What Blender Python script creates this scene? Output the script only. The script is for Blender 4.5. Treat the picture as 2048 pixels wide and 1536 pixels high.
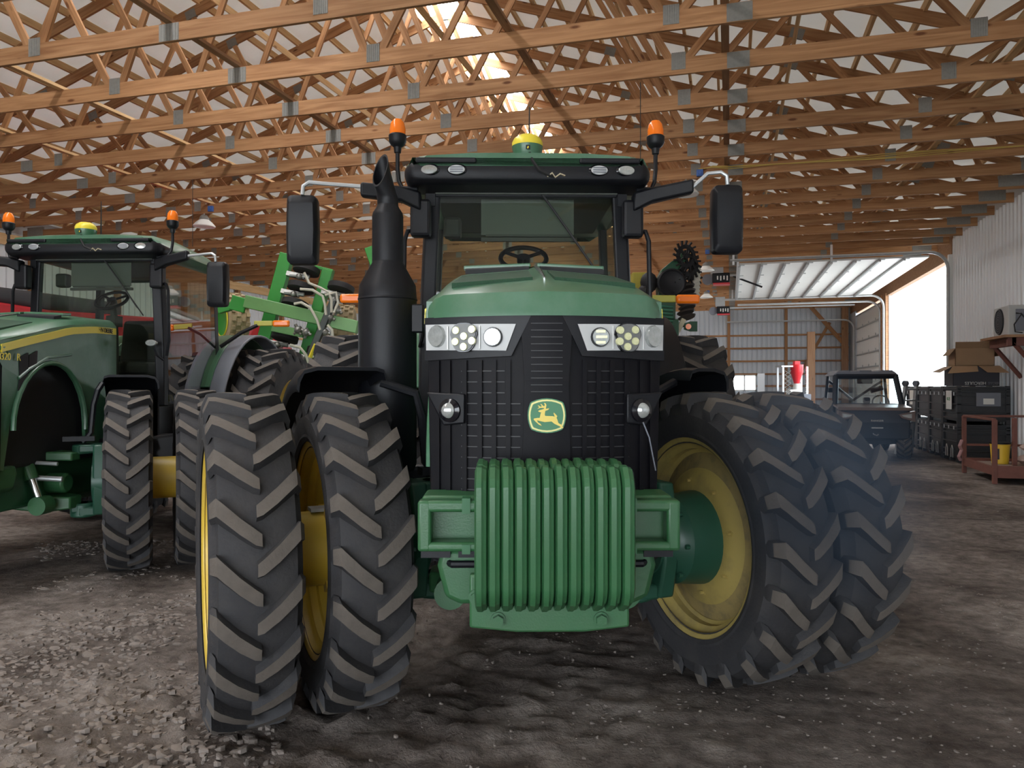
import bpy, bmesh, math, random
from mathutils import Vector, Matrix, noise
random.seed(7)
for o in list(bpy.data.objects): bpy.data.objects.remove(o, do_unlink=True)
scene = bpy.context.scene
COL = scene.collection
R = math.radians
PI = math.pi

# ------------------------------------------------------------------ camera, world, sun, exposure
CAM_YAW = R(15.8); FPX = 1540.0; EYE = 1.6; HORIZ = 772.0
cam_data = bpy.data.cameras.new('camera'); cam_data.sensor_width = 36.0
cam_data.lens = 36.0 * FPX / 2048.0; cam_data.clip_start = 0.05; cam_data.clip_end = 500
cam = bpy.data.objects.new('camera', cam_data); COL.objects.link(cam)
cam.location = (0, 0, EYE); cam.rotation_euler = (R(90.15), 0, CAM_YAW)
scene.camera = cam

world = bpy.data.worlds.new('overcast_sky'); scene.world = world; world.use_nodes = True
wn = world.node_tree.nodes; wl = world.node_tree.links
wn['Background'].inputs['Color'].default_value = (0.86, 0.93, 1.0, 1)
wn['Background'].inputs['Strength'].default_value = 7.0
sun_d = bpy.data.lights.new('sun', 'SUN'); sun_d.energy = 1.5; sun_d.angle = R(40); sun_d.color = (1, .97, .92)
sun = bpy.data.objects.new('sun', sun_d); COL.objects.link(sun); sun.rotation_euler = (R(50), 0, R(-40))
def portal(loc, rot, sx, sy):
    d = bpy.data.lights.new('portal', 'AREA'); d.shape = 'RECTANGLE'; d.size = sx; d.size_y = sy
    d.cycles.is_portal = True
    o = bpy.data.objects.new('daylight_portal', d); COL.objects.link(o); o.location = loc; o.rotation_euler = rot
vs = scene.view_settings
vs.view_transform = 'Standard'; vs.look = 'None'; vs.exposure = 0.50; vs.gamma = 1.0; vs.use_curve_mapping = False
scene.cycles.max_bounces = 10; scene.cycles.diffuse_bounces = 6; scene.cycles.glossy_bounces = 3
scene.cycles.transparent_max_bounces = 16; scene.cycles.sample_clamp_indirect = 6.0
scene.cycles.caustics_reflective = False; scene.cycles.caustics_refractive = False

# camera frame (lateral, depth, height) -> world, used to lay the yard out
CA, SA = math.cos(CAM_YAW), math.sin(CAM_YAW)
def W(l, d, z=0.0): return Vector((l * CA - d * SA, l * SA + d * CA, z))
def lat(px, d): return (px - 1024.0) / FPX * d
def hgt(py, d): return EYE + (HORIZ - py) / FPX * d

# ------------------------------------------------------------------ materials
MATS = {}
def mat(name, col, rough=0.5, metal=0.0, var=0.0, vscale=6.0, bump=0.0, bscale=40.0, spec=0.5, dust=0.0, dustcol=(.23, .19, .15), coat=0.0, emit=0.0):
    if name in MATS: return MATS[name]
    m = bpy.data.materials.new(name); m.use_nodes = True; MATS[name] = m
    nt = m.node_tree; b = nt.nodes['Principled BSDF']
    b.inputs['Base Color'].default_value = (*col, 1); b.inputs['Roughness'].default_value = rough
    b.inputs['Metallic'].default_value = metal; b.inputs['Specular IOR Level'].default_value = spec
    if coat: b.inputs['Coat Weight'].default_value = coat; b.inputs['Coat Roughness'].default_value = .15
    if emit: b.inputs['Emission Color'].default_value = (*col, 1); b.inputs['Emission Strength'].default_value = emit
    tc = nt.nodes.new('ShaderNodeTexCoord')
    if var or dust:
        n = nt.nodes.new('ShaderNodeTexNoise'); n.inputs['Scale'].default_value = vscale; n.inputs['Detail'].default_value = 6
        n.inputs['Roughness'].default_value = .65
        nt.links.new(tc.outputs['Object'], n.inputs['Vector'])
        mx = nt.nodes.new('ShaderNodeMix'); mx.data_type = 'RGBA'
        if dust:
            cr = nt.nodes.new('ShaderNodeMapRange'); cr.inputs[1].default_value = .45; cr.inputs[2].default_value = .75
            cr.inputs[3].default_value = dust * .25; cr.inputs[4].default_value = dust
            nt.links.new(n.outputs['Fac'], cr.inputs[0]); nt.links.new(cr.outputs[0], mx.inputs[0])
            mx.inputs[6].default_value = (*col, 1); mx.inputs[7].default_value = (*dustcol, 1)
        else:
            nt.links.new(n.outputs['Fac'], mx.inputs[0])
            mx.inputs[6].default_value = (*[max(0, c * (1 - var)) for c in col], 1)
            mx.inputs[7].default_value = (*[min(1, c * (1 + var)) for c in col], 1)
        nt.links.new(mx.outputs[2], b.inputs['Base Color'])
    if bump:
        n2 = nt.nodes.new('ShaderNodeTexNoise'); n2.inputs['Scale'].default_value = bscale; n2.inputs['Detail'].default_value = 4
        nt.links.new(tc.outputs['Object'], n2.inputs['Vector'])
        bp = nt.nodes.new('ShaderNodeBump'); bp.inputs['Strength'].default_value = bump; bp.inputs['Distance'].default_value = .02
        nt.links.new(n2.outputs['Fac'], bp.inputs['Height']); nt.links.new(bp.outputs[0], b.inputs['Normal'])
    return m

def wood_mat(name, c1, c2, knot):
    m = bpy.data.materials.new(name); m.use_nodes = True; MATS[name] = m
    nt = m.node_tree; N = nt.nodes; Lk = nt.links; b = N['Principled BSDF']; b.inputs['Roughness'].default_value = .7
    b.inputs['Specular IOR Level'].default_value = .25
    tc = N.new('ShaderNodeTexCoord'); oi = N.new('ShaderNodeObjectInfo')
    comb = N.new('ShaderNodeCombineXYZ'); mul = N.new('ShaderNodeMath'); mul.operation = 'MULTIPLY'; mul.inputs[1].default_value = 57.0
    Lk.new(oi.outputs['Random'], mul.inputs[0]); Lk.new(mul.outputs[0], comb.inputs[0]); Lk.new(mul.outputs[0], comb.inputs[2])
    add = N.new('ShaderNodeVectorMath'); add.operation = 'ADD'; Lk.new(tc.outputs['Object'], add.inputs[0]); Lk.new(comb.outputs[0], add.inputs[1])
    mp = N.new('ShaderNodeMapping'); mp.inputs['Scale'].default_value = (.9, 16, 16); Lk.new(add.outputs[0], mp.inputs[0])
    n = N.new('ShaderNodeTexNoise'); n.inputs['Scale'].default_value = 1.0; n.inputs['Detail'].default_value = 6; n.inputs['Distortion'].default_value = 1.2
    Lk.new(mp.outputs[0], n.inputs['Vector'])
    ramp = N.new('ShaderNodeValToRGB'); ramp.color_ramp.elements[0].position = .32; ramp.color_ramp.elements[1].position = .68
    ramp.color_ramp.elements[0].color = (*c1, 1); ramp.color_ramp.elements[1].color = (*c2, 1); Lk.new(n.outputs['Fac'], ramp.inputs[0])
    mp2 = N.new('ShaderNodeMapping'); mp2.inputs['Scale'].default_value = (1.6, 5, 5); Lk.new(add.outputs[0], mp2.inputs[0])
    v = N.new('ShaderNodeTexVoronoi'); v.inputs['Scale'].default_value = 1.0; Lk.new(mp2.outputs[0], v.inputs['Vector'])
    lt = N.new('ShaderNodeMapRange'); lt.inputs[1].default_value = .06; lt.inputs[2].default_value = .13; lt.inputs[3].default_value = 1; lt.inputs[4].default_value = 0
    Lk.new(v.outputs['Distance'], lt.inputs[0])
    mx = N.new('ShaderNodeMix'); mx.data_type = 'RGBA'; Lk.new(lt.outputs[0], mx.inputs[0]); Lk.new(ramp.outputs[0], mx.inputs[6]); mx.inputs[7].default_value = (*knot, 1)
    hsv = N.new('ShaderNodeHueSaturation'); mr = N.new('ShaderNodeMapRange'); mr.inputs[3].default_value = .82; mr.inputs[4].default_value = 1.12
    Lk.new(oi.outputs['Random'], mr.inputs[0]); Lk.new(mr.outputs[0], hsv.inputs['Value']); Lk.new(mx.outputs[2], hsv.inputs['Color'])
    Lk.new(hsv.outputs[0], b.inputs['Base Color'])
    return m

def glass_mat(name, tint, refl=.12, rough=.02):
    m = bpy.data.materials.new(name); m.use_nodes = True; MATS[name] = m
    nt = m.node_tree; N = nt.nodes; Lk = nt.links; N.remove(N['Principled BSDF'])
    out = N['Material Output']; tr = N.new('ShaderNodeBsdfTransparent'); tr.inputs[0].default_value = (*tint, 1)
    gl = N.new('ShaderNodeBsdfGlossy'); gl.inputs['Roughness'].default_value = rough
    lw = N.new('ShaderNodeLayerWeight'); lw.inputs[0].default_value = .3
    mr = N.new('ShaderNodeMapRange'); mr.inputs[3].default_value = refl; mr.inputs[4].default_value = .7
    Lk.new(lw.outputs['Fresnel'], mr.inputs[0])
    mx = N.new('ShaderNodeMixShader'); Lk.new(mr.outputs[0], mx.inputs[0]); Lk.new(tr.outputs[0], mx.inputs[1]); Lk.new(gl.outputs[0], mx.inputs[2])
    Lk.new(mx.outputs[0], out.inputs['Surface'])
    return m

GREEN = mat('green_paint', (.030, .125, .055), .34, coat=.2, dust=.38, vscale=2.2, dustcol=(.24, .34, .29))  # pale mottling: light dust plus sky reflection put into the paint colour
GREENC = mat('green_cast_iron', (.024, .108, .040), .38, bump=.06, bscale=140, dust=.25, vscale=5, dustcol=(.09, .13, .07))
GREENH = mat('green_hub_shaded', (.015, .075, .045), .4, dust=.2, dustcol=(.05, .05, .04))  # darker copy of the cast green, shade on the hubs put into colour
GREENI = mat('green_implement', (.03, .30, .035), .35, var=.12)
YELLOW = mat('yellow_paint', (.68, .47, .045), .42, dust=.35, vscale=4, dustcol=(.35, .27, .12))
YELLOWC = mat('yellow_clean', (.80, .66, .05), .35)
YDIRTY = mat('yellow_dirty', (.40, .30, .075), .65, dust=.8, vscale=3.5, dustcol=(.11, .085, .055))
MUDDY = mat('muddy_rim', (.30, .22, .07), .8, dust=1.0, vscale=7, dustcol=(.085, .066, .045))
BLACKP = mat('black_plastic', (.007, .0075, .010), .45, spec=.3, bump=.05, bscale=200)
BLACKM = mat('black_matte', (.008, .008, .010), .65)
BLACKG = mat('black_gloss', (.006, .006, .009), .12)
GRILLE = mat('grille_black', (.004, .004, .006), .5, spec=.15, dust=.03, vscale=9, dustcol=(.14, .11, .09))
GREYP = mat('grey_plastic', (.16, .17, .20), .45)
RUBBER = mat('tire_rubber', (.018, .018, .021), .75, dust=.22, vscale=5, dustcol=(.11, .095, .08), bump=.15, bscale=60)
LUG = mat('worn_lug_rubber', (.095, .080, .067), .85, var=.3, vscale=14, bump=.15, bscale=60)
CHROME = mat('chrome', (.75, .75, .76), .18, 1.0)
STEEL = mat('galvanised_steel', (.48, .50, .51), .42, .6, var=.2, vscale=10)
LAMPI = mat('lamp_reflector', (.50, .51, .51), .45, .0)
LENS = mat('lamp_lens', (.45, .47, .46), .12, .5, var=.5, vscale=60)
LED = mat('led_lens', (.75, .77, .45), .2, .2, var=.35, vscale=120)
AMBER = mat('amber_lens', (.80, .17, .008), .15, emit=.06)
DARKSEAT = mat('seat_fabric', (.035, .033, .03), .8)
HEADLINER = mat('headliner', (.13, .14, .125), .9)
INTERIOR = mat('cab_interior_plastic', (.05, .05, .045), .6)
GLASS = glass_mat('cab_glass', (.70, .78, .70), .03)
WOOD = wood_mat('truss_lumber', (.27, .128, .056), (.44, .24, .116), (.13, .05, .02))
WOODL = wood_mat('pale_lumber', (.58, .36, .17), (.72, .50, .27), (.25, .12, .05))
WOODB = wood_mat('brown_lumber', (.27, .14, .075), (.40, .235, .13), (.10, .05, .025))
PLATE = mat('nail_plate', (.21, .205, .19), .7, .0, var=.25, vscale=30)
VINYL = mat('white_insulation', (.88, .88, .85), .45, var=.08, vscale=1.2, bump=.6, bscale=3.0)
def make_translucent(m, col, fac):
    nt = m.node_tree; b = nt.nodes['Principled BSDF']; t = nt.nodes.new('ShaderNodeBsdfTranslucent'); t.inputs[0].default_value = (*col, 1)
    mx = nt.nodes.new('ShaderNodeMixShader'); mx.inputs[0].default_value = fac; nt.links.new(b.outputs[0], mx.inputs[1]); nt.links.new(t.outputs[0], mx.inputs[2]); nt.links.new(mx.outputs[0], nt.nodes['Material Output'].inputs[0])
make_translucent(VINYL, (.95, .90, .80), .025)      # translucency added so sky glows through the insulation as overhead fill
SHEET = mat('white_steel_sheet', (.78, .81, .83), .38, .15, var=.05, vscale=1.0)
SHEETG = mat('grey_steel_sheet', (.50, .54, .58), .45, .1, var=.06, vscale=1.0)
DOORW = mat('white_door_panel', (.80, .81, .80), .5, var=.04)
WHITE = mat('white_enamel', (.85, .86, .84), .4)
RED = mat('red_paint', (.52, .025, .035), .35, coat=.2)
REDB = mat('bright_red_plastic', (.75, .02, .03), .4)
CARD = mat('cardboard', (.33, .21, .12), .85, var=.1)
CARDK = mat('black_printed_carton', (.03, .03, .04), .6)
PAPER = mat('paper', (.72, .72, .68), .8)
RUST = mat('rusty_red_steel', (.16, .06, .045), .7, var=.35, vscale=8)
SEEDB = mat('black_seed_box', (.022, .024, .028), .5, var=.2)
BROWNV = mat('bronze_body', (.15, .105, .085), .3, .3)
BLUEB = mat('blue_box', (.05, .13, .4), .5)
WIREY = mat('yellow_cable', (.55, .40, .10), .6)
CABLE = mat('black_cable', (.01, .01, .01), .6)
ALU = mat('aluminium', (.62, .63, .64), .35, .8)
SACK = mat('paper_sack', (.55, .42, .38), .85, var=.25, vscale=7)

# ------------------------------------------------------------------ mesh helpers
class MB:
    def __init__(s): s.v = []; s.f = []; s.m = []; s.mi = 0
    def add(s, vs, fs):
        o = len(s.v); s.v += [tuple(p) for p in vs]; s.f += [tuple(i + o for i in f) for f in fs]; s.m += [s.mi] * len(fs); return s
    def box(s, c, d, rot=None):
        hx, hy, hz = d[0] / 2, d[1] / 2, d[2] / 2
        P = [Vector((x, y, z)) for x in (-hx, hx) for y in (-hy, hy) for z in (-hz, hz)]
        if rot is not None:
            M = rot if isinstance(rot, Matrix) else Matrix.Rotation(rot[2], 3, 'Z') @ Matrix.Rotation(rot[1], 3, 'Y') @ Matrix.Rotation(rot[0], 3, 'X')
            P = [M @ p for p in P]
        c = Vector(c)
        return s.add([p + c for p in P], [(0, 1, 3, 2), (4, 6, 7, 5), (0, 4, 5, 1), (2, 3, 7, 6), (0, 2, 6, 4), (1, 5, 7, 3)])
    def bb(s, x0, x1, y0, y1, z0, z1): return s.box(((x0 + x1) / 2, (y0 + y1) / 2, (z0 + z1) / 2), (abs(x1 - x0), abs(y1 - y0), abs(z1 - z0)))
    def loft(s, rings, caps=True, closed=True):
        n = len(rings[0]); o = []
        vs = [p for r in rings for p in r]; fs = []
        for i in range(len(rings) - 1):
            for j in range(n if closed else n - 1):
                k = (j + 1) % n; fs.append((i * n + j, i * n + k, (i + 1) * n + k, (i + 1) * n + j))
        if caps: fs.append(tuple(range(n - 1, -1, -1))); fs.append(tuple((len(rings) - 1) * n + j for j in range(n)))
        return s.add(vs, fs)
    def cyl(s, p0, p1, r0, r1=None, n=16, caps=True):
        return s.tube([p0, p1], [r0, r0 if r1 is None else r1], n, caps)
    def tube(s, pts, r, n=10, caps=True):
        pts = [Vector(p) for p in pts]; rs = r if isinstance(r, (list, tuple)) else [r] * len(pts); rings = []
        up = None
        for i, p in enumerate(pts):
            a = pts[max(0, i - 1)]; b = pts[min(len(pts) - 1, i + 1)]; t = (b - a).normalized()
            if up is None: up = Vector((0, 0, 1)) if abs(t.z) < .9 else Vector((0, 1, 0))
            u = (up - t * up.dot(t)).normalized(); w = t.cross(u); up = u
            rings.append([p + (u * math.cos(2 * PI * j / n) + w * math.sin(2 * PI * j / n)) * rs[i] for j in range(n)])
        return s.loft(rings, caps)
    def lathe(s, prof, n=32, axis='x', c=(0, 0, 0), a0=0.0, a1=2 * PI, caps=False):
        full = abs(a1 - a0 - 2 * PI) < 1e-6; rings = []; c = Vector(c)
        for i in range(n if full else n + 1):
            a = a0 + (a1 - a0) * i / n; ca, sa = math.cos(a), math.sin(a)
            if axis == 'x': rings.append([c + Vector((x, -r * ca, r * sa)) for x, r in prof])
            elif axis == 'z': rings.append([c + Vector((r * ca, r * sa, x)) for x, r in prof])
            else: rings.append([c + Vector((r * ca, x, r * sa)) for x, r in prof])
        if full: rings.append(rings[0])
        n2 = len(prof); vs = [p for r in (rings[:-1] if full else rings) for p in r]; fs = []
        M = len(rings) - 1
        for i in range(M):
            i2 = (i + 1) % n if full else i + 1
            for j in range(n2 - 1): fs.append((i * n2 + j, i2 * n2 + j, i2 * n2 + j + 1, i * n2 + j + 1))
        return s.add(vs, fs)
    def prism(s, poly, axis, a0, a1):
        f = {'x': lambda p, a: (a, p[0], p[1]), 'y': lambda p, a: (p[0], a, p[1]), 'z': lambda p, a: (p[0], p[1], a)}[axis]
        return s.loft([[f(p, a0) for p in poly], [f(p, a1) for p in poly]])
    def ball(s, c, r, nu=14, nv=9, sc=(1, 1, 1), zmin=-1):
        rows = []
        for i in range(nv + 1):
            t = -PI / 2 + PI * i / nv; z = max(math.sin(t), zmin)
            rows.append([(c[0] + r * sc[0] * math.cos(t) * math.cos(2 * PI * j / nu), c[1] + r * sc[1] * math.cos(t) * math.sin(2 * PI * j / nu), c[2] + r * sc[2] * z) for j in range(nu)])
        return s.loft(rows)
    def mesh(s, name, mats, smooth=35):
        me = bpy.data.meshes.new(name); me.from_pydata(s.v, [], s.f)
        for m in (mats if isinstance(mats, (list, tuple)) else [mats]): me.materials.append(m)
        me.polygons.foreach_set('material_index', s.m)
        me.update()
        bm = bmesh.new(); bm.from_mesh(me); bmesh.ops.recalc_face_normals(bm, faces=bm.faces); bm.to_mesh(me); bm.free()
        if smooth:
            me.polygons.foreach_set('use_smooth', [True] * len(me.polygons)); me.set_sharp_from_angle(angle=R(smooth))
        return me
    def build(s, name, mats, parent=None, smooth=35, bevel=0, seg=2, loc=None, rot=None):
        return link(name, s.mesh(name, mats, smooth), parent, bevel, seg, loc, rot)
def link(name, me, parent=None, bevel=0, seg=2, loc=None, rot=None):
    o = bpy.data.objects.new(name, me); COL.objects.link(o)
    if parent: o.parent = parent
    if loc is not None: o.location = loc
    if rot is not None: o.rotation_euler = rot
    if bevel:
        md = o.modifiers.new('bevel', 'BEVEL'); md.width = bevel; md.segments = seg; md.limit_method = 'ANGLE'; md.angle_limit = R(40)
    return o
def empty(name, loc=(0, 0, 0), rz=0, parent=None):
    o = bpy.data.objects.new(name, None); COL.objects.link(o); o.location = loc; o.rotation_euler = (0, 0, rz); o.empty_display_size = .2
    if parent: o.parent = parent
    return o
def tag(o, label, cat, group=None):
    o['label'] = label; o['category'] = cat
    if group: o['group'] = group
    return o
def struct(o, label=None, cat=None):
    o['kind'] = 'structure'
    if label: o['label'] = label
    if cat: o['category'] = cat
    return o
def stuff(o, label=None, cat=None):
    o['kind'] = 'stuff'
    if label: o['label'] = label; o['category'] = cat
    return o
def copy_tree(o, parent=None):
    c = o.copy(); COL.objects.link(c); c.parent = parent
    for ch in list(o.children): copy_tree(ch, c)
    return c
def cyc(poly, n):                                  # densify a closed polygon
    out = []
    for i, p in enumerate(poly):
        q = poly[(i + 1) % len(poly)]
        for k in range(n): out.append(tuple(p[j] + (q[j] - p[j]) * k / n for j in range(len(p))))
    return out
def rrect(w, h, r, n=4, cx=0, cy=0):
    out = []
    for sx, sy, a0 in ((1, 1, 0), (-1, 1, 90), (-1, -1, 180), (1, -1, 270)):
        for k in range(n + 1):
            a = R(a0 + 90 * k / n); out.append((cx + sx * (w / 2 - r) + r * math.cos(a), cy + sy * (h / 2 - r) + r * math.sin(a)))
    return out
def text_mesh(s, size, depth=.002):
    c = bpy.data.curves.new('lettering', 'FONT'); c.body = s; c.size = size; c.extrude = depth; c.align_x = 'CENTER'; c.align_y = 'CENTER'
    o = bpy.data.objects.new('lettering', c); COL.objects.link(o); dg = bpy.context.evaluated_depsgraph_get()
    me = bpy.data.meshes.new_from_object(o.evaluated_get(dg)); bpy.data.objects.remove(o, do_unlink=True); return me
def lettering(s, size, m, parent, loc, rot, sx=1.0):
    me = text_mesh(s, size); me.materials.clear(); me.materials.append(m)
    o = link('lettering', me, parent, loc=loc, rot=rot); o.scale = (sx, 1, 1); return o

# ------------------------------------------------------------------ the shed
XR, XL, XM = 5.7, -17.6, -5.95            # right wall, left wall, ridge line
YF, YB = -7.0, 40.8                        # front (behind the camera) and back walls
ZC = 5.4                                   # underside of the trusses
HALF = XR - XM; PITCH = 1 / 3.0
def ztop(x): return ZC + .50 + (HALF - abs(x - XM)) * PITCH      # roof deck height

# floor: packed dirt with ruts and clods near the camera
def floor_h(x, y):
    p = Vector((x, y, 0))
    h = .030 * noise.fractal(p * .35, 1.0, 2.0, 3) + .016 * noise.fractal(p * 1.6 + Vector((9, 2, 4)), .8, 2.1, 3)
    u = (x + 1.7) * .97 + (y - 2.3) * .2                       # churned band, left foreground
    k = math.exp(-((x + 2.1) / 1.7) ** 2 - ((y - 3.4) / 2.3) ** 2)
    h += k * .06 * max(0, noise.fractal(Vector((x * 5.5, y * 9, 1)), .7, 2.2, 4) + .25)
    return h
mb = MB()
def axis(a, b, fa, fb, fine, coarse):
    v = [a]
    while v[-1] < b - 1e-6:
        st = fine if fa - 1e-6 <= v[-1] < fb else coarse
        v.append(min(v[-1] + st, b if v[-1] >= fb else (fa if v[-1] < fa else fb)))
    return v
xs = axis(XL - .1, XR + .15, -5.5, 3.0, .045, .6); ys = axis(YF - .1, YB + .1, 1.2, 9.5, .045, .6)
nx, ny = len(xs), len(ys)
mb.v = [(x, y, floor_h(x, y) - .012) for y in ys for x in xs]
mb.f = [(j * nx + i, j * nx + i + 1, (j + 1) * nx + i + 1, (j + 1) * nx + i) for j in range(ny - 1) for i in range(nx - 1)]
mb.m = [0] * len(mb.f)
DIRT = bpy.data.materials.new('packed_dirt'); DIRT.use_nodes = True
def dirt_nodes(m):
    nt = m.node_tree; N = nt.nodes; Lk = nt.links; b = N['Principled BSDF']; b.inputs['Roughness'].default_value = .9; b.inputs['Specular IOR Level'].default_value = .2
    tc = N.new('ShaderNodeTexCoord')
    def nz(sc, det, dist=0):
        n = N.new('ShaderNodeTexNoise'); n.inputs['Scale'].default_value = sc; n.inputs['Detail'].default_value = det; n.inputs['Roughness'].default_value = .65
        n.inputs['Distortion'].default_value = dist; Lk.new(tc.outputs['Object'], n.inputs['Vector']); return n
    n1 = nz(.55, 6, .6); n2 = nz(9, 10); n3 = nz(70, 6)
    r1 = N.new('ShaderNodeValToRGB'); e = r1.color_ramp.elements; e[0].position = .36; e[0].color = (.125, .102, .090, 1); e[1].position = .64; e[1].color = (.41, .362, .328, 1)
    Lk.new(n1.outputs['Fac'], r1.inputs[0])
    r2 = N.new('ShaderNodeValToRGB'); e = r2.color_ramp.elements; e[0].position = .3; e[0].color = (.45, .42, .40, 1); e[1].position = .7; e[1].color = (1.3, 1.28, 1.26, 1)
    Lk.new(n2.outputs['Fac'], r2.inputs[0])
    mx = N.new('ShaderNodeMix'); mx.data_type = 'RGBA'; mx.blend_type = 'MULTIPLY'; mx.inputs[0].default_value = 1; Lk.new(r1.outputs[0], mx.inputs[6]); Lk.new(r2.outputs[0], mx.inputs[7])
    v = N.new('ShaderNodeTexVoronoi'); v.inputs['Scale'].default_value = 22; Lk.new(tc.outputs['Object'], v.inputs['Vector'])
    fl = N.new('ShaderNodeMapRange'); fl.inputs[1].default_value = .05; fl.inputs[2].default_value = .09; fl.inputs[3].default_value = .55; fl.inputs[4].default_value = 0; Lk.new(v.outputs['Distance'], fl.inputs[0])
    mx2 = N.new('ShaderNodeMix'); mx2.data_type = 'RGBA'; Lk.new(fl.outputs[0], mx2.inputs[0]); Lk.new(mx.outputs[2], mx2.inputs[6]); mx2.inputs[7].default_value = (.52, .46, .40, 1)
    Lk.new(mx2.outputs[2], b.inputs['Base Color'])
    ad = N.new('ShaderNodeMath'); ad.operation = 'MULTIPLY_ADD'; Lk.new(n3.outputs['Fac'], ad.inputs[0]); ad.inputs[1].default_value = .35; Lk.new(n2.outputs['Fac'], ad.inputs[2])
    bp = N.new('ShaderNodeBump'); bp.inputs['Strength'].default_value = 1.0; bp.inputs['Distance'].default_value = .07; Lk.new(ad.outputs[0], bp.inputs['Height']); Lk.new(bp.outputs[0], b.inputs['Normal'])
dirt_nodes(DIRT)
floor = struct(mb.build('floor', DIRT, smooth=60), 'packed brown dirt floor with tyre tracks and dried mud', 'floor')

# yard outside the doors
yard = MB(); yard.bb(XR + .2, 60, -40, 90, -.3, -.12); yard.bb(-60, XR + .2, -60, YF - .1, -.3, -.12)
GRAVEL = mat('pale_gravel', (.72, .70, .66), .95, var=.15, vscale=2)
struct(yard.build('floor_yard', GRAVEL), 'pale gravel yard outside the open doors', 'yard')

def board(name, p0, p1, w, t, m, parent=None, roll=0.0, cache={}):
    """a sawn board from p0 to p1, w tall, t thick; grain follows the local X axis"""
    p0, p1 = Vector(p0), Vector(p1); d = p1 - p0; L = d.length
    key = (round(L, 3), w, t, m.name, name)
    if key not in cache:
        b = MB(); b.bb(-L / 2, L / 2, -t / 2, t / 2, -w / 2, w / 2); cache[key] = b.mesh(name, m, 0)
    o = bpy.data.objects.new(name, cache[key]); COL.objects.link(o)
    x = d.normalized(); up = Vector((0, 0, 1)) if abs(x.z) < .95 else Vector((0, 1, 0))
    y = up.cross(x).normalized(); z = x.cross(y)
    Mx = Matrix((x, y, z)).transposed().to_4x4()
    if roll: Mx = Mx @ Matrix.Rotation(roll, 4, 'X')
    o.matrix_world = Matrix.Translation((p0 + p1) / 2) @ Mx
    if parent: o.parent = parent
    return o

# roof -----------------------------------------------------------------
ceiling = struct(empty('ceiling', (XM, 16, ZC)), 'gable roof lined with white insulation between wooden purlins', 'ceiling')
ceiling.location = (0, 0, 0)
NP = 20; SKY = .55
for sgn in (-1, 1):
    mbv = MB(); K = 6; xsn = []
    x_lo, x_hi = SKY, HALF + .4
    nper = NP
    cols = [x_lo + (x_hi - x_lo) * i / (nper * K) for i in range(nper * K + 1)]
    rows = [YF - .3 + (YB - YF + .6) * j / 84 for j in range(85)]
    for y in rows:
        for i, u in enumerate(cols):
            ph = (i % K) / K; sag = .085 * math.sin(PI * ph) * (1 + .5 * noise.noise(Vector((u * .8, y * .9, sgn * 5))))
            x = XM + sgn * u
            mbv.v.append((x, y, ztop(x) + .10 - sag + .012 * noise.noise(Vector((u * 3, y * 2.2, 0)))))
    nc = len(cols)
    mbv.f = [(j * nc + i, j * nc + i + 1, (j + 1) * nc + i + 1, (j + 1) * nc + i) for j in range(len(rows) - 1) for i in range(nc - 1)]
    mbv.m = [0] * len(mbv.f)
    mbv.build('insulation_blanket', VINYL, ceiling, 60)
    for i in range(NP + 1):
        u = x_lo + (x_hi - x_lo) * i / NP; x = XM + sgn * u; z = ztop(x) + .025
        board('purlin', (x, YF, z), (x, YB, z), .13, .05, WOODL, ceiling, roll=0)
# translucent ridge panels, lit by the sky outside
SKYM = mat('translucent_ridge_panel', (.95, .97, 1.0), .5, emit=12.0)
npan = 12
for i in range(npan):
    y0 = YF + (YB - YF) * i / npan; y1 = YF + (YB - YF) * (i + 1) / npan - .02
    sk = MB(); zr = ztop(XM) + .19; ze = ztop(XM + SKY) + .19
    sk.add([(XM - SKY - .06, y0, ze), (XM, y0, zr), (XM + SKY + .06, y0, ze), (XM - SKY - .06, y1, ze), (XM, y1, zr), (XM + SKY + .06, y1, ze)], [(0, 1, 4, 3), (1, 2, 5, 4)])
    o = sk.build('skylight_panel', SKYM, ceiling, 0)

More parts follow.
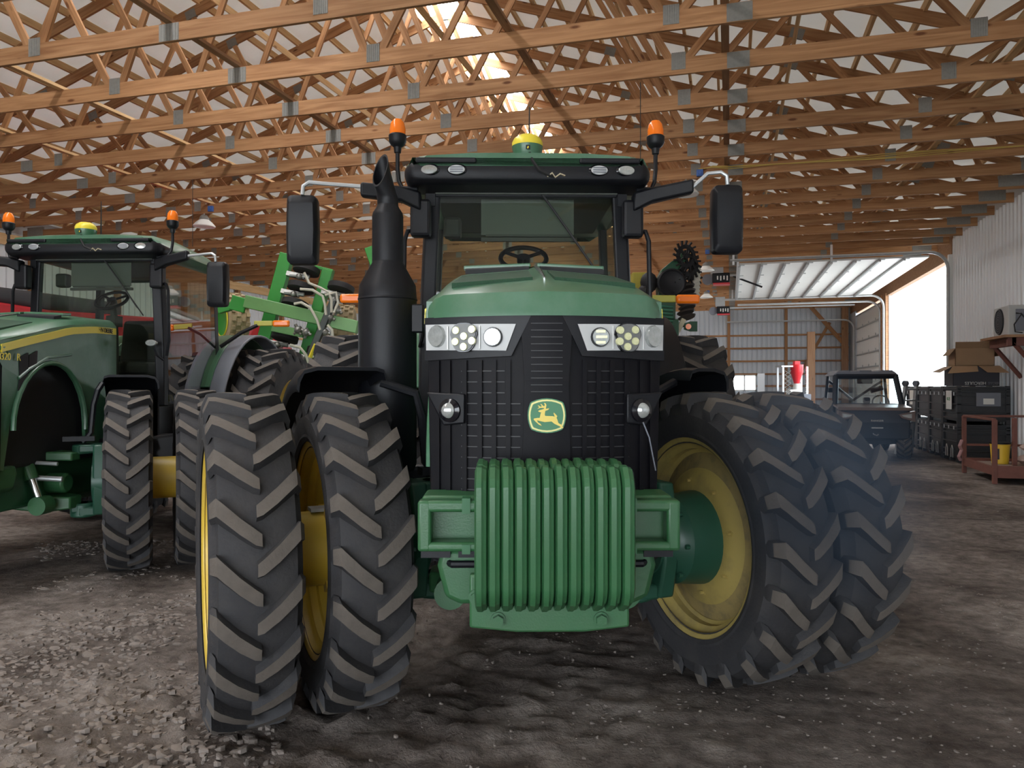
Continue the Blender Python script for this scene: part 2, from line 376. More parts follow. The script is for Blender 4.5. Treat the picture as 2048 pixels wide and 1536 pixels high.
# trusses --------------------------------------------------------------
def make_truss(y):
    t = empty('roof_truss', (XM, y, ZC))
    CH = .20; TH = .042
    board('bottom_chord', (-HALF + .05, 0, CH / 2), (HALF - .05, 0, CH / 2), CH, TH, WOOD, t)
    zt = lambda u: ztop(XM + u) - ZC - .11
    for s in (-1, 1): board('top_chord', (s * .0, 0, zt(0)), (s * (HALF - .02), 0, zt(HALF)), .19, TH, WOOD, t)
    bot = [1.87, 5.35, 8.6]; top = [0, 3.6, 7.0, 10.0]
    for s in (-1, 1):
        for i, b in enumerate(bot):
            for k in (0, 1):
                u = top[i + k]; off = .06 if k == 0 else -.06
                board('web', (s * (b - (.10 if k == 0 else -.10)), 0, CH - .02), (s * (u + (.08 if k == 0 else -.02)), 0, zt(u) - .03), .092, TH - .004, WOOD, t)
        board('web', (s * 10.3, 0, CH - .03), (s * 10.0, 0, zt(10.0) - .03), .09, TH - .004, WOOD, t)
    def plate(u, z, w, h, rot=0):
        key = (w, h)
        if key not in PC:
            b = MB()
            n = 7
            for i in range(n):
                for yy in (-1, 1):
                    xx = -w / 2 + w * (i + .5) / n; b.box((xx, yy * (TH / 2 + .002), 0), (w / n * .72, .006, h))
            b.box((0, 0, 0), (w, TH + .003, h)); PC[key] = b.mesh('nail_plate', PLATE, 0)
        o = link('nail_plate', PC[key], t, loc=(u, 0, z)); o.rotation_euler = (0, rot, 0)
    for s in (-1, 1):
        for b in bot: plate(s * b, CH - .04, .17, .21)
        for u in top[1:]: plate(s * u, zt(u) - .03, .22, .16, s * math.atan(PITCH))
        plate(s * (HALF - .45), .16, .5, .22)
        plate(s * 6.05, CH / 2, .26, .19)
    plate(0, CH / 2, .26, .19); plate(0, zt(0) - .02, .3, .2)
    return t
PC = {}
ORD = ['first', 'second', 'third', 'fourth', 'fifth', 'sixth', 'seventh', 'eighth', 'ninth', 'tenth', 'eleventh', 'twelfth', 'thirteenth', 'fourteenth', 'fifteenth',
       'sixteenth', 'seventeenth', 'eighteenth', 'nineteenth', 'twentieth', 'twenty-first', 'twenty-second', 'twenty-third', 'twenty-fourth', 'twenty-fifth', 'twenty-sixth', 'twenty-seventh', 'twenty-eighth', 'twenty-ninth', 'thirtieth', 'thirty-first']
TY0, TSP = 7.15, 1.22
t0 = None; nt_ = 0
for k in range(-1, 28):
    y = TY0 + TSP * k
    if y > YB - .3: break
    t = make_truss(y) if t0 is None else copy_tree(t0)
    t0 = t0 or t
    t.location = (XM, y, ZC)
    tag(t, ('wooden roof truss with nail plates, nearest to the camera overhead' if k == -1 else 'wooden roof truss with nail plates, %s one back from the nearest truss' % ORD[k]), 'roof truss', 'wooden roof trusses')
    nt_ += 1
# lateral braces lying on the bottom chords and between the webs
for i, (x, z, m, w, lab) in enumerate([(-11.0, ZC + .225, WOODL, 0, 'pale long brace board lying on the truss chords far left'), (-8.7, ZC + .225, WOODL, 0, 'pale long brace board on the chords above the green hood at left'),
        (-5.95, ZC + .225, WOODB, 0, 'dark long brace board on the chords under the ridge'), (-2.4, ZC + .225, WOODB, 0, 'dark long brace board on the chords right of the skylight'),
        (-.05, ZC + .225, WOODB, 0, 'long brace board on the chords above the right mirror'), (3.3, ZC + .225, WOODL, 0, 'pale long brace board on the chords nearest the right wall'),
        (-7.3, ZC + 1.9, WOODL, 0, 'pale web brace high up left of the ridge'), (-4.5, ZC + 1.9, WOODL, 0, 'pale web brace high up right of the ridge'), (.9, ZC + 1.2, WOODL, 0, 'pale web brace up in the right roof slope')]):
    o = board('brace_board', (x, YF + .1, z), (x, YB - .1, z), .09, .04, m, None, roll=PI / 2 if z < ZC + .5 else .4); tag(o, lab, 'brace', 'long braces of the roof')

# walls ----------------------------------------------------------------
def sheet(width, height, m, key, cache={}):
    k = (width, height, m.name)
    if k not in cache:
        b = MB(); prof = []; n = int(round(width / .229)); p = width / n
        for i in range(n):
            x = i * p; prof += [(x, 0), (x + p * .66, 0), (x + p * .74, .034), (x + p * .92, .034)]
        prof.append((width, 0))
        b.v = [(x, -d, 0) for x, d in prof] + [(x, -d, height) for x, d in prof]; n2 = len(prof)
        b.f = [(i, i + 1, n2 + i + 1, n2 + i) for i in range(n2 - 1)]; b.m = [0] * len(b.f)
        cache[k] = b.mesh('steel_panel', m, 0)
    return cache[k]
def panels(wall, p0, p1, z0, z1, m, inward):
    """row of ribbed steel sheets from p0 to p1; ribs face `inward`"""
    p0, p1 = Vector(p0), Vector(p1); d = p1 - p0; n = max(1, int(round(d.length / .916))); w = d.length / n
    w = round(w, 4); ang = math.atan2(d.y, d.x)
    me = sheet(w, round(z1 - z0, 3), m, 0)
    for i in range(n):
        q = p0 + d * (i / n); o = link('steel_panel', me, wall, loc=(q.x, q.y, z0), rot=(0, 0, ang))
wall_right = struct(empty('wall_right'), 'white ribbed steel wall along the right side of the shed', 'wall')
DY0, DY1 = 22.9, 31.7; D2Y0, D2Y1 = 32.5, 38.9; DZ = 5.0
def slab(parent, x0, x1, y0, y1, z0, z1, m, name='backing_board'):
    b = MB(); b.bb(x0, x1, y0, y1, z0, z1); return b.build(name, m, parent, 0)
panels(wall_right, (XR, DY0, 0), (XR, YF, 0), 0, ZC + .1, SHEET, -1)
slab(wall_right, XR + .02, XR + .16, YF, DY0, -.1, ZC + .6, SHEETG)
slab(wall_right, XR - .02, XR + .16, DY0, YB, DZ, ZC + .6, WOODB, 'header_beam')
slab(wall_right, XR - .06, XR + .16, DY1, D2Y0, -.1, DZ + .1, WOODB, 'post')
slab(wall_right, XR - .06, XR + .16, D2Y1, YB, -.1, DZ + .1, SHEETG)
slab(wall_right, XR - .10, XR + .18, DY0 - .05, DY0 + .07, -.1, DZ + .1, WHITE, 'door_jamb')
slab(wall_right, XR + .05, XR + .18, DY1 - .03, DY1 + .10, -.1, DZ + .1, WHITE, 'door_jamb')
slab(wall_right, XR - .10, XR + .0, D2Y0 - .12, D2Y0 + .02, -.1, DZ + .1, WOOD, 'door_jamb')
wall_left = struct(empty('wall_left'), 'pale ribbed steel wall along the left side of the shed', 'wall')
panels(wall_left, (XL, YF, 0), (XL, YB, 0), 0, ZC + .1, SHEET, 1)
slab(wall_left, XL - .16, XL - .02, YF, YB, -.1, ZC + .6, SHEETG)
board('top_plate', (XL + .14, YF + .1, ZC - .12), (XL + .14, YB - .1, ZC - .12), .28, .06, WOODL, wall_left)
for i in range(16):
    y = YF + 2.6 + 2.9 * i
    if y < YB - .5: board('post', (XL + .11, y, -.05), (XL + .11, y, ZC - .26), .15, .14, WOOD, wall_left)
for z in (1.2, 2.4, 3.6): board('girt', (XL + .04, YF + .1, z), (XL + .04, YB - .1, z), .09, .04, WOODL, wall_left)
wall_back = struct(empty('wall_back'), 'grey ribbed steel back wall with wooden posts and girts', 'wall')
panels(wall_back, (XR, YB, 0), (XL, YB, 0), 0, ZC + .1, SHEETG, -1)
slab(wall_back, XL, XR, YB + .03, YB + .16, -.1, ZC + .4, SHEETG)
gb = MB(); gb.prism([(XL, ZC + .1), (XR, ZC + .1), (XR, ZC + .6), (XM, ztop(XM) + .15), (XL, ZC + .6)], 'y', YB - .02, YB + .1); gb.build('gable_panel', WOOD, wall_back, 0)
for i in range(9):
    x = XR - .25 - 2.75 * i
    if x > XL + .3: board('post', (x, YB - .10, -.05), (x, YB - .10, ZC + .1), .15, .14, WOOD, wall_back)
for z in (.3, .95, 1.6, 2.2, 2.85, 3.5, 4.15): board('girt', (XL + .1, YB - .05, z), (XR - .1, YB - .05, z), .09, .04, WOOD, wall_back)
board('corner_post', (XR - .35, YB - .6, -.05), (XR - .35, YB - .6, ZC), .30, .28, WOODB, wall_back)
board('diagonal_brace', (XR - 1.9, YB - .5, ZC + .1), (XR - .25, YB - .5, ZC - 1.9), .19, .045, WOOD, wall_back)
board('diagonal_brace', (XR - 1.0, YB - .4, ZC - .7), (XR - 2.55, YB - .4, 1.9), .14, .045, WOOD, wall_back)
# front wall behind the camera, with an unseen doorway added and sized for fill light
wall_front = struct(empty('wall_front'), 'steel front gable wall behind the camera with a wide doorway added for light', 'wall')
FX0, FX1, FZ = -7.5, 3.8, 3.7
slab(wall_front, XL, FX0, YF - .16, YF, -.1, ZC + .6, SHEETG); slab(wall_front, FX1, XR, YF - .16, YF, -.1, ZC + .6, SHEETG); slab(wall_front, FX0, FX1, YF - .16, YF, FZ, ZC + .6, SHEETG)
gb = MB(); gb.prism([(XL, ZC + .55), (XR, ZC + .55), (XM, ztop(XM) + .15)], 'y', YF - .14, YF - .02); gb.build('gable_panel', WOOD, wall_front, 0)
portal((( FX0 + FX1) / 2, YF - .3, FZ / 2), (R(90), 0, 0), FX1 - FX0, FZ)
portal((XR + .3, (DY0 + DY1) / 2, DZ / 2), (R(90), 0, R(90)), DY1 - DY0, DZ)

# back window
win = struct(empty('window_1'), 'small bright two-pane window low in the back wall', 'window')
wx = lat(1490, 36.5); p = W(lat(1490, 37.6), 37.6)
wx0, wx1 = p.x - .55, p.x + .55; wz0, wz1 = hgt(781, 37.6), hgt(750, 37.6)
b = MB(); b.bb(wx0, wx1, YB - .09, YB - .06, wz0, wz1); b.build('pane', mat('window_daylight', (.9, .97, 1), .4, emit=2.5), win, 0)
b = MB()
for x in (wx0, (wx0 + wx1) / 2, wx1): b.bb(x - .03, x + .03, YB - .14, YB - .05, wz0 - .03, wz1 + .03)
for z in (wz0, wz1): b.bb(wx0 - .03, wx1 + .03, YB - .14, YB - .05, z - .03, z + .03)
b.build('window_frame', WHITE, win, 0)
board('window_trim', (wx1 + .25, YB - .12, wz0 - .1), (wx1 + .25, YB - .12, wz1 + .1), .1, .35, ALU, win)

# raised overhead door --------------------------------------------------
door1 = struct(empty('door_1'), 'white sectional overhead door rolled up flat under the trusses', 'door')
nsec = 8; SECW = .60; zdoor = DZ + .06
for i in range(nsec):
    x1 = XR - .55 - i * (SECW + .012); x0 = x1 - SECW
    b = MB(); b.bb(x0, x1, DY0 + .02, DY1 - .02, zdoor, zdoor + .05)
    s = b.build('door_section', DOORW, door1, 0)
    st = MB(); st.bb(x0 - .03, x0 + .03, DY0 + .02, DY1 - .02, zdoor - .07, zdoor)
    for yy in (0.0, .25, .5, .75, 1.0): st.bb(x0 - .02, x0 + .14, DY0 + .1 + (DY1 - DY0 - .2) * yy - .03, DY0 + .1 + (DY1 - DY0 - .2) * yy + .03, zdoor - .02, zdoor + .005)
    st.build('strut', STEEL, s, 0)
b = MB(); xx = XR - .55 - nsec * (SECW + .012); b.bb(xx - .06, xx, DY0, DY1, zdoor - .04, zdoor + .08); b.build('bottom_rail', ALU, door1, 0)
def track(parent, y, x_in, z, zbot=0.0):
    pts = [(XR - .12, y, zbot)] + [(XR - .12, y, z - .45)] + [(XR - .12 - .45 * (1 - math.cos(R(a))), y, z - .45 + .45 * math.sin(R(a))) for a in (15, 30, 45, 60, 75, 90)] + [(x_in, y, z)]
    b = MB(); b.tube(pts, .045, 6); return b.build('track', STEEL, parent, 40)
track(door1, DY0 - .05, XR - 5.7, zdoor + .12); track(door1, DY1 + .05, XR - 5.9, zdoor - .03)
b = MB()
for y in (DY0 - .05, DY1 + .05):
    for x in (XR - 5.6, XR - 3.0): b.bb(x - .03, x + .03, y - .03, y + .03, zdoor, ZC + .1)
b.build('track_hanger', ALU, door1, 0)
# closed door beyond
door2 = struct(empty('door_2'), 'closed white sectional overhead door at the far right corner', 'door')
for i in range(8):
    b = MB(); b.bb(XR + .0, XR + .05, D2Y0, D2Y1, i * .61, i * .61 + .595); s = b.build('door_section', DOORW, door2, 0)
    st = MB(); st.bb(XR - .05, XR, D2Y0, D2Y1, i * .61 + .56, i * .61 + .61)
    for q in (.25, .5, .75): st.bb(XR - .02, XR, D2Y0 + (D2Y1 - D2Y0) * q - .04, D2Y0 + (D2Y1 - D2Y0) * q + .04, i * .61, i * .61 + .1)
    st.build('strut', STEEL, s, 0)
track(door2, D2Y0 - .02, XR - 5.4, DZ - .12); track(door2, D2Y1 + .03, XR - 5.9, DZ - .3)

# ------------------------------------------------------------------ tractors
from mathutils.geometry import tessellate_polygon
def poly_solid(b, pts, off):
    """solid from an outline of 3-D points, extruded by the vector off; concave outlines allowed"""
    P = [Vector(p) for p in pts]; tri = tessellate_polygon([P]); n = len(P); o = Vector(off)
    fs = [tuple(t) for t in tri] + [tuple(i + n for i in t) for t in tri] + [(i, (i + 1) % n, n + (i + 1) % n, n + i) for i in range(n)]
    return b.add(P + [p + o for p in P], fs)

def tire_mesh(Rr, tw, sw, rim, lugh, N, cache={}):
    key = (Rr, tw, sw, rim, lugh, N)
    if key in cache: return cache[key]
    b = MB(); R0 = Rr - lugh; h = R0 - rim
    half = [(.78 * sw / 2, rim - .02), (.80 * sw / 2, rim + .01), (sw / 2 * .93, rim + .12 * h), (sw / 2 * 1.0, rim + .40 * h), (sw / 2 * .99, rim + .62 * h), (tw / 2 * 1.02, R0 - .055), (tw / 2 * .97, R0 - .018), (tw / 2 * .6, R0), (0, R0 + .004)]
    prof = [(-x, r) for x, r in half] + [(x, r) for x, r in half[-2::-1]]
    b.lathe(prof, 72, 'x')
    ring = MB()
    for s in (-1, 1):                      # raised bead ring on the sidewall
        b.lathe([(s * sw / 2 * .90, rim + .05 * h), (s * (sw / 2 * .965), rim + .16 * h), (s * (sw / 2 * .955), rim + .22 * h)], 72, 'x')
    b.mi = 1
    sh = tw * .47                          # tangential run of one lug
    for s in (-1, 1):
        for k in range(N):
            th0 = 2 * PI * (k + (.5 if s > 0 else 0)) / N
            rings = []
            #      t     u                 base r      top r      half width base/top
            secs = [(-.20, tw / 2 + .016, R0 - .125, R0 - .085, .040, .024), (-.10, tw / 2 + .018, R0 - .075, R0 - .028, .046, .034), (0, tw / 2 + .004, R0 - .03, Rr - .010, .050, .038),
                    (.15, tw / 2 * .86, R0 - .02, Rr - .003, .050, .037), (.5, tw / 2 * .48, R0 - .01, Rr, .048, .034), (.85, tw / 2 * .10, R0 - .01, Rr, .046, .031), (1.0, -tw / 2 * .06, R0 - .01, Rr - .004, .040, .025)]
            for t, u, rb, rt, wb, wt in secs:
                cv = (1 - max(t, 0)) ** 1.25
                th = th0 + sh * cv / Rr
                du = .010 if t < 0 else 0
                pts = []
                for (rr, ww, uu) in ((rb, -wb, u), (rt, -wt, u + du), (rt, wt, u + du), (rb, wb, u)):
                    a = th + ww / Rr; pts.append((s * uu, -rr * math.cos(a), rr * math.sin(a)))
                rings.append(pts)
            o = len(b.v); n = 4
            vs = [p for r in rings for p in r]; fs = []; ms = []
            for i in range(len(rings) - 1):
                for j in range(3):
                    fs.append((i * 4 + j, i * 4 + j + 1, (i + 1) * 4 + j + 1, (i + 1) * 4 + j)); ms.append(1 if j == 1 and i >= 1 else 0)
            fs.append((0, 1, 2, 3)); ms.append(0); e = (len(rings) - 1) * 4; fs.append((e, e + 1, e + 2, e + 3)); ms.append(0)
            b.v += vs; b.f += [tuple(i + o for i in f) for f in fs]; b.m += ms
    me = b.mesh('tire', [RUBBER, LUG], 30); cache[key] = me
    return me

def wheel(parent, c, rz, tm, rim, sw, facing, disc, rimmat, bolts, name='front', hubr=.25, spin=0.0, bell=False):
    """tire + rim (+ bolts); `facing` is the side (-1/+1 of the axle) the wheel disc is dished towards"""
    t = link(name + '_tire', tm, parent, loc=c, rot=(spin, 0, rz))
    b = MB(); w = sw * .40; f = facing
    prof = [(-w, rim + .018), (-w - .012, rim + .012), (-w - .004, rim - .012), (-w + .03, rim - .02), (-w * .72, rim - .028), (-w * .66, rim - .05), (-w * .40, rim - .052), (-w * .34, rim - .072), (w * .34, rim - .072), (w * .40, rim - .052), (w * .66, rim - .05), (w * .72, rim - .028), (w - .03, rim - .02), (w + .004, rim - .012), (w + .012, rim + .012), (w, rim + .018)]
    b.lathe(prof, 56, 'x')
    d = disc
    dp = [(d + f * .10, rim - .05), (d + f * .07, rim - .10), (d + f * .015, rim * .74), (d, rim * .62), (d - f * .01, hubr + .05), (d - f * .0, hubr * .55), (d + f * .03, .0)]
    if bell:
        bp_ = [(d + f * .035, rim - .060), (d + f * .025, rim * .82), (d, rim * .70)]; b.mi = 1; b.lathe(bp_, 56, 'x'); b.lathe([(x - f * .014, r) for x, r in bp_], 56, 'x')
        b.mi = 0; bp_ = [(d, rim * .70), (d - f * .035, rim * .58), (d - f * .045, hubr + .02), (d - f * .04, hubr * .6), (d - f * .04, 0)]; b.lathe(bp_, 56, 'x'); b.lathe([(x - f * .014, r) for x, r in bp_], 56, 'x')
    else:
        b.lathe(dp, 56, 'x'); b.lathe([(x - f * .014, r) for x, r in dp], 56, 'x')
        for a in range(4):                 # rim lugs that hold the adjustable disc
            th = PI / 4 + a * PI / 2; b.box((d + f * .05, -(rim - .09) * math.cos(th), (rim - .09) * math.sin(th)), (.06, .11, .06), (-th, 0, 0))
    r = b.build(name + '_rim', [rimmat, MUDDY], parent, 40, loc=c, rot=(spin, 0, rz))
    for ring_r, n, ph in bolts:
        for k in range(n):
            th = ph + 2 * PI * k / n
            bo = MB()
            for sd in (-1, 1): bo.cyl((d + sd * .012, -ring_r * math.cos(th), ring_r * math.sin(th)), (d + sd * .05, -ring_r * math.cos(th), ring_r * math.sin(th)), .017, n=6)
            bo.cyl((d - .07, -ring_r * math.cos(th), ring_r * math.sin(th)), (d + .07, -ring_r * math.cos(th), ring_r * math.sin(th)), .009, n=6)
            bo.build('bolt', rimmat if bell else STEEL, r, 30)
    return t, r

DEER = [(475, 870), (600, 850), (665, 850), (700, 690), (730, 675), (640, 650), (612, 628), (650, 600), (760, 570), (815, 545), (815, 525), (690, 515), (585, 555), (650, 495), (600, 440), (640, 440), (690, 480), (740, 470),
        (685, 385), (730, 395), (790, 460), (835, 450), (830, 390), (805, 360), (850, 355), (890, 420), (880, 490), (868, 550), (985, 530), (950, 580), (890, 605), (850, 620), (835, 740), (850, 785), (1100, 795), (1165, 810), (1120, 685), (1160, 690), (1250, 790), (1225, 850),
        (1250, 900), (1285, 1020), (1385, 1075), (1420, 1150), (1450, 1165), (1430, 1200), (1330, 1130), (1160, 1050), (1060, 970), (830, 990), (680, 955), (575, 930), (610, 1000), (690, 1050), (735, 1115), (640, 1075), (540, 985), (465, 910)]
def emblem(parent, loc, w, tilt=0.0, rz=0.0):
    """leaping-deer badge, w metres wide, facing local -y"""
    e = empty('badge', loc, rz, parent); e.rotation_euler = (tilt, 0, rz)
    k = w / 1310.0; m = lambda p: ((p[0] - 905) * k, (780 - p[1]) * k)
    def outline(g):
        hw, hh = (640 - g), (580 - g); pts = []
        for (x0, z0, x1, z1, bx, bz) in ((-.80, .80, .80, .80, 0, .20), (.86, .74, .86, -.70, .14, 0), (.80, -.80, -.80, -.80, 0, -.20), (-.86, -.70, -.86, .74, -.14, 0)):
            for i in range(7):
                t = i / 6; q = 4 * t * (1 - t); pts.append(((x0 + (x1 - x0) * t + bx * q) * hw * k, (z0 + (z1 - z0) * t + bz * q) * hh * k))
        return pts
    def plate(name, poly, y0, y1, mm):
        b = MB(); b.prism(poly, 'y', y0, y1); o = b.build(name, mm, e, 0); return o
    plate('badge_plate', outline(0), .0, -.006, mat('badge_green', (.02, .16, .06), .4))
    plate('badge_border', outline(38), -.004, -.0075, mat('badge_yellow', (.70, .66, .25), .4))
    plate('badge_field', outline(95), -.006, -.009, MATS['badge_green'])
    b = MB(); poly_solid(b, [(m(p)[0], -.0115, m(p)[1]) for p in DEER], (0, .004, 0)); b.build('deer_emblem', mat('badge_deer', (.72, .56, .10), .4), e, 0)
    return e

# half-width and top height of the hood along its length
ARC = -.18
HY = [-.93, -.88, -.5, .1, .45, .85]
HWID = [.478, .470, .455, .415, .395, .375]
HTOP = [1.945, 1.985, 2.065, 2.180, 2.215, 2.225]
def interp(xs_, ys_, v):
    if v <= xs_[0]: return ys_[0]
    for i in range(len(xs_) - 1):
        if v <= xs_[i + 1]: return ys_[i] + (ys_[i + 1] - ys_[i]) * (v - xs_[i]) / (xs_[i + 1] - xs_[i])
    return ys_[-1]
hw = lambda y: interp(HY, HWID, y)
ht = lambda y: interp(HY, HTOP, y)
def gy(x, z): return -.985 + .62 * x * x + max(0, 1.75 - z) * .03        # grille skin
def gpatch(b, quad, off, th, nx=8, nz=3):
    """curved patch on the grille skin; quad = (x,z) TL, TR, BR, BL"""
    def P(u, v):
        tl, tr, br, bl = quad; x = (tl[0] * (1 - u) + tr[0] * u) * (1 - v) + (bl[0] * (1 - u) + br[0] * u) * v; z = (tl[1] * (1 - u) + tr[1] * u) * (1 - v) + (bl[1] * (1 - u) + br[1] * u) * v
        return x, z
    fr = []; bk = []
    for j in range(nz + 1):
        for i in range(nx + 1):
            x, z = P(i / nx, j / nz); y = gy(x, z); fr.append((x, y - off, z)); bk.append((x, y - off + th, z))
    n = nx + 1; m = len(fr); fs = []
    for j in range(nz):
        for i in range(nx):
            a = j * n + i; fs.append((a, a + 1, a + n + 1, a + n)); fs.append((m + a, m + a + n, m + a + n + 1, m + a + 1))
    for i in range(nx): fs.append((i, i + 1, m + i + 1, m + i)); a = nz * n + i; fs.append((a, a + 1, m + a + 1, m + a))
    for j in range(nz): a = j * n; fs.append((a, a + n, m + a + n, m + a)); a = j * n + nx; fs.append((a, a + n, m + a + n, m + a))
    b.add(fr + bk, fs)

def make_tractor(name, loc, rz, steers, rear_in, rear_out, weights, model, fws=(.45, .45), duals=(.47, .47), ays=(.09, .09), mo=((0, 0), (0, 0))):
    T = empty(name, loc, rz)
    B = lambda nm, b, m, p=None, **kw: b.build(nm, m, p or T, **kw)
    # --- hood shell
    b = MB(); N_ = 24; rows = []
    us = [-1 + 2 * i / N_ for i in range(N_ + 1)]
    def drop(u): t = max(0, (abs(u) - .80) / .20); return .055 * t * t
    def rib(u): return .034 * (1 - abs(u)) + (.008 if abs(u) < .07 else 0)
    for y, w, z, cur, k in ((-1.012, .478, 1.868, .62, 0), (-1.010, .481, 1.892, .62, 0), (-.985, .480, 1.958, .55, .12), (-.84, .470, 1.992, .33, 1), (-.5, .455, 2.065, .1, 1), (-.2, .437, 2.13, .0, 1), (.1, .415, 2.18, 0, 1), (.45, .395, 2.215, 0, 1), (.86, .375, 2.225, 0, 1)):
        row = []
        for u in us:
            x = w * u; back = .05 * max(0, (abs(u) - .88) / .12) ** 2 if y < -.8 else 0
            row.append((x, y + cur * x * x + back, z - drop(u) * (1 if k else .0) + rib(u) * k))
        if y > -.9:
            row = [(-w, row[0][1], z - .17)] + row + [(w, row[-1][1], z - .17)]
        else:
            row = [(-w, row[0][1] + .03, row[0][2] - .01)] + row + [(w, row[-1][1] + .03, row[-1][2] - .01)]
        rows.append(row)
    b.loft(rows, caps=False, closed=False)
    b.add(rows[-1], [tuple(range(len(rows[-1])))])
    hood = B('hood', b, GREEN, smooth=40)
    # intake screens on the hood top and dark louvres at its crest
    for s in (-1, 1):
        m_ = MB(); ys_ = [-.80, -.30]; q = []
        for y in ys_:
            w, z = hw(y), ht(y)
            q += [(s * .045, y, z + .036), (s * (w * .80), y, z + .010)]
        m_.add([(x, y, z + .006) for x, y, z in q] + [(x, y, z - .03) for x, y, z in q], [(0, 1, 3, 2), (0, 1, 5, 4), (2, 3, 7, 6), (0, 2, 6, 4), (1, 3, 7, 5)])
        B('hood_screen', m_, mat('hood_screen_green', (.012, .058, .026), .6, bump=.5, bscale=260), hood, smooth=0)
        m_ = MB(); w = hw(.1); m_.box((s * w * .46, .02, ht(.02) + .030), (w * .78, .10, .022), (R(12), s * R(2.5), 0)); B('hood_louvre', m_, BLACKM, hood, smooth=0)
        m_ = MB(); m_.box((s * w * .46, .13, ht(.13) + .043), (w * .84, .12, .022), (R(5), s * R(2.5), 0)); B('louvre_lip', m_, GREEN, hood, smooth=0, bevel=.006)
    m_ = MB(); m_.tube([(0, -.84, ht(-.84) + .042), (0, -.45, ht(-.45) + .05), (0, .0, ht(0) + .055)], [.004, .012, .005], 6); B('hood_ornament_rib', m_, CHROME, hood)
    # --- hood sides with the wheel arch cut out
    for s in (-1, 1):
        pts = []
        zt_ = lambda y: ht(y) - .055
        for y in (.86, .6, .3, 0, -.3, -.6, -.84): pts.append((y, zt_(y)))
        pts += [(-.84, 1.80), (-.80, 1.75), (-.80, .98), (-.72, .96)]
        for k in range(13):
            a = R(180 - 180 * k / 12); pts.append((ARC + .50 * math.cos(a), 1.27 + .52 * math.sin(a)))
        pts += [(.33, 1.05), (.86, 1.05)]
        b = MB(); pts2 = cyc(pts, 1)
        outer = [(s * (hw(y) + .004 - max(0, 1.72 - z) * (.06 if y < -.6 else .0)), y, z) for y, z in pts2]; inner = [(s * (hw(y) - .03), y, z) for y, z in pts2]
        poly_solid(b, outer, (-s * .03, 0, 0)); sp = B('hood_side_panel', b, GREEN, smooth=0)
        lip = MB(); lip.tube([(s * (hw(ARC + .50 * math.cos(R(a))) + .008), ARC + .50 * math.cos(R(a)), 1.27 + .52 * math.sin(R(a))) for a in range(-6, 190, 11)], .02, 8); B('wheel_arch_lip', lip, GREEN, sp)
        st = MB(); rr = []
        for i in range(15):
            y = -.82 + 1.66 * i / 14; zz = ht(y) - .065 - (.01 if y > 0 else .012 * (1 - y)); rr.append([(s * (hw(y) + .013), y, zz), (s * (hw(y) + .015), y, zz - .06), (s * (hw(y) + .002), y, zz - .06), (s * (hw(y) - .002), y, zz)])
        st.loft(rr); so = B('hood_stripe', st, YELLOWC, sp, smooth=0)
        lz = ht(.66) - .065 - .04
        rot = (R(90), 0, R(90) if s > 0 else R(-90))
        if model: lettering('JOHN DEERE', .062, BLACKM, sp, (s * (hw(.62) + .016), .62, lz), rot, .78)
        for wd, oy in zip(model.split(), (-.80, -.635)): lettering(wd, .078, YELLOWC, sp, (s * (hw(oy) + .020), oy * (1 if s > 0 else 1) if s > 0 else -1.44 - oy, ht(-.7) - .205), (R(90), 0, rot[2] + s * R(2.3)), .95)
        # side vents
        for vy, z0, z1 in ((-.565, 1.47, 1.86), (-.45, 1.62, 1.88)):
            v = MB(); v.prism([(vy - .05, z0 + .02), (vy + .05, z0 + .12), (vy + .06, z1), (vy - .04, z1 - .04)], 'x', s * (hw(vy) - .01), s * (hw(vy) + .010)); B('side_vent', v, BLACKM, sp, smooth=0)
        v = MB(); v.tube([(s * (hw(y) + .008), y, z) for y, z in ((-.62, 1.66), (-.50, 1.73), (-.25, 1.83), (.10, 1.87))], .012, 6); B('vent_trim', v, GREEN, sp)
        # dark engine bay wall behind the arch
    b = MB(); b.bb(-.34, .34, -.80, .95, .95, 1.95); B('engine_block', b, BLACKM, smooth=0, bevel=.03)
    b = MB(); b.bb(-.30, .30, -.62, 2.6, .62, 1.0); b.cyl((0, .6, .85), (0, 1.2, .85), .33, .33, 20); B('chassis_frame', b, mat('green_chassis', (.012, .075, .03), .5, dust=.3, dustcol=(.04, .04, .03)), smooth=40, bevel=.02)
    # --- grille
    b = MB(); gpatch(b, ((-.468, 1.872), (.468, 1.872), (.445, .90), (-.445, .90)), 0, .05, 24, 10)
    for s in (-1, 1):                                                   # sides wrap back to the hood
        b.add([(s * .468, gy(.468, 1.87), 1.872), (s * .472, -.80, 1.872), (s * .455, -.80, .92), (s * .445, gy(.445, .9), .90)], [(0, 1, 2, 3)])
    grille = B('grille', b, GRILLE, smooth=50)
    for s in (-1, 1):
        for i in range(14):                                             # horizontal mesh bars
            z = 1.66 - i * .042; bar = MB(); xa, xb = (.10 + (.06 if z > 1.55 else 0)), .33
            gpatch(bar, ((s * xa, z), (s * xb, z), (s * xb, z - .004), (s * xa, z - .004)), .005, .012, 4, 1); B('grille_bar', bar, mat('grille_bar_grey', (.022, .022, .024), .5), grille, smooth=0)
        for x in (.15, .205, .26, .32, .385, .43):                       # vertical ribs
            rb = MB(); gpatch(rb, ((s * (x - .012), 1.70), (s * (x + .006), 1.70), (s * (x + .006), .95), (s * (x - .012), .95)), .012, .02, 1, 8); B('grille_rib', rb, GRILLE, grille, smooth=0)
        # shoulder frame around the headlights
        fr = MB(); gpatch(fr, ((s * .477, 1.870), (s * .06, 1.868), (s * .135, 1.715), (s * .477, 1.700)), .022, .03, 10, 2); B('headlight_bezel', fr, BLACKP, grille, smooth=40)
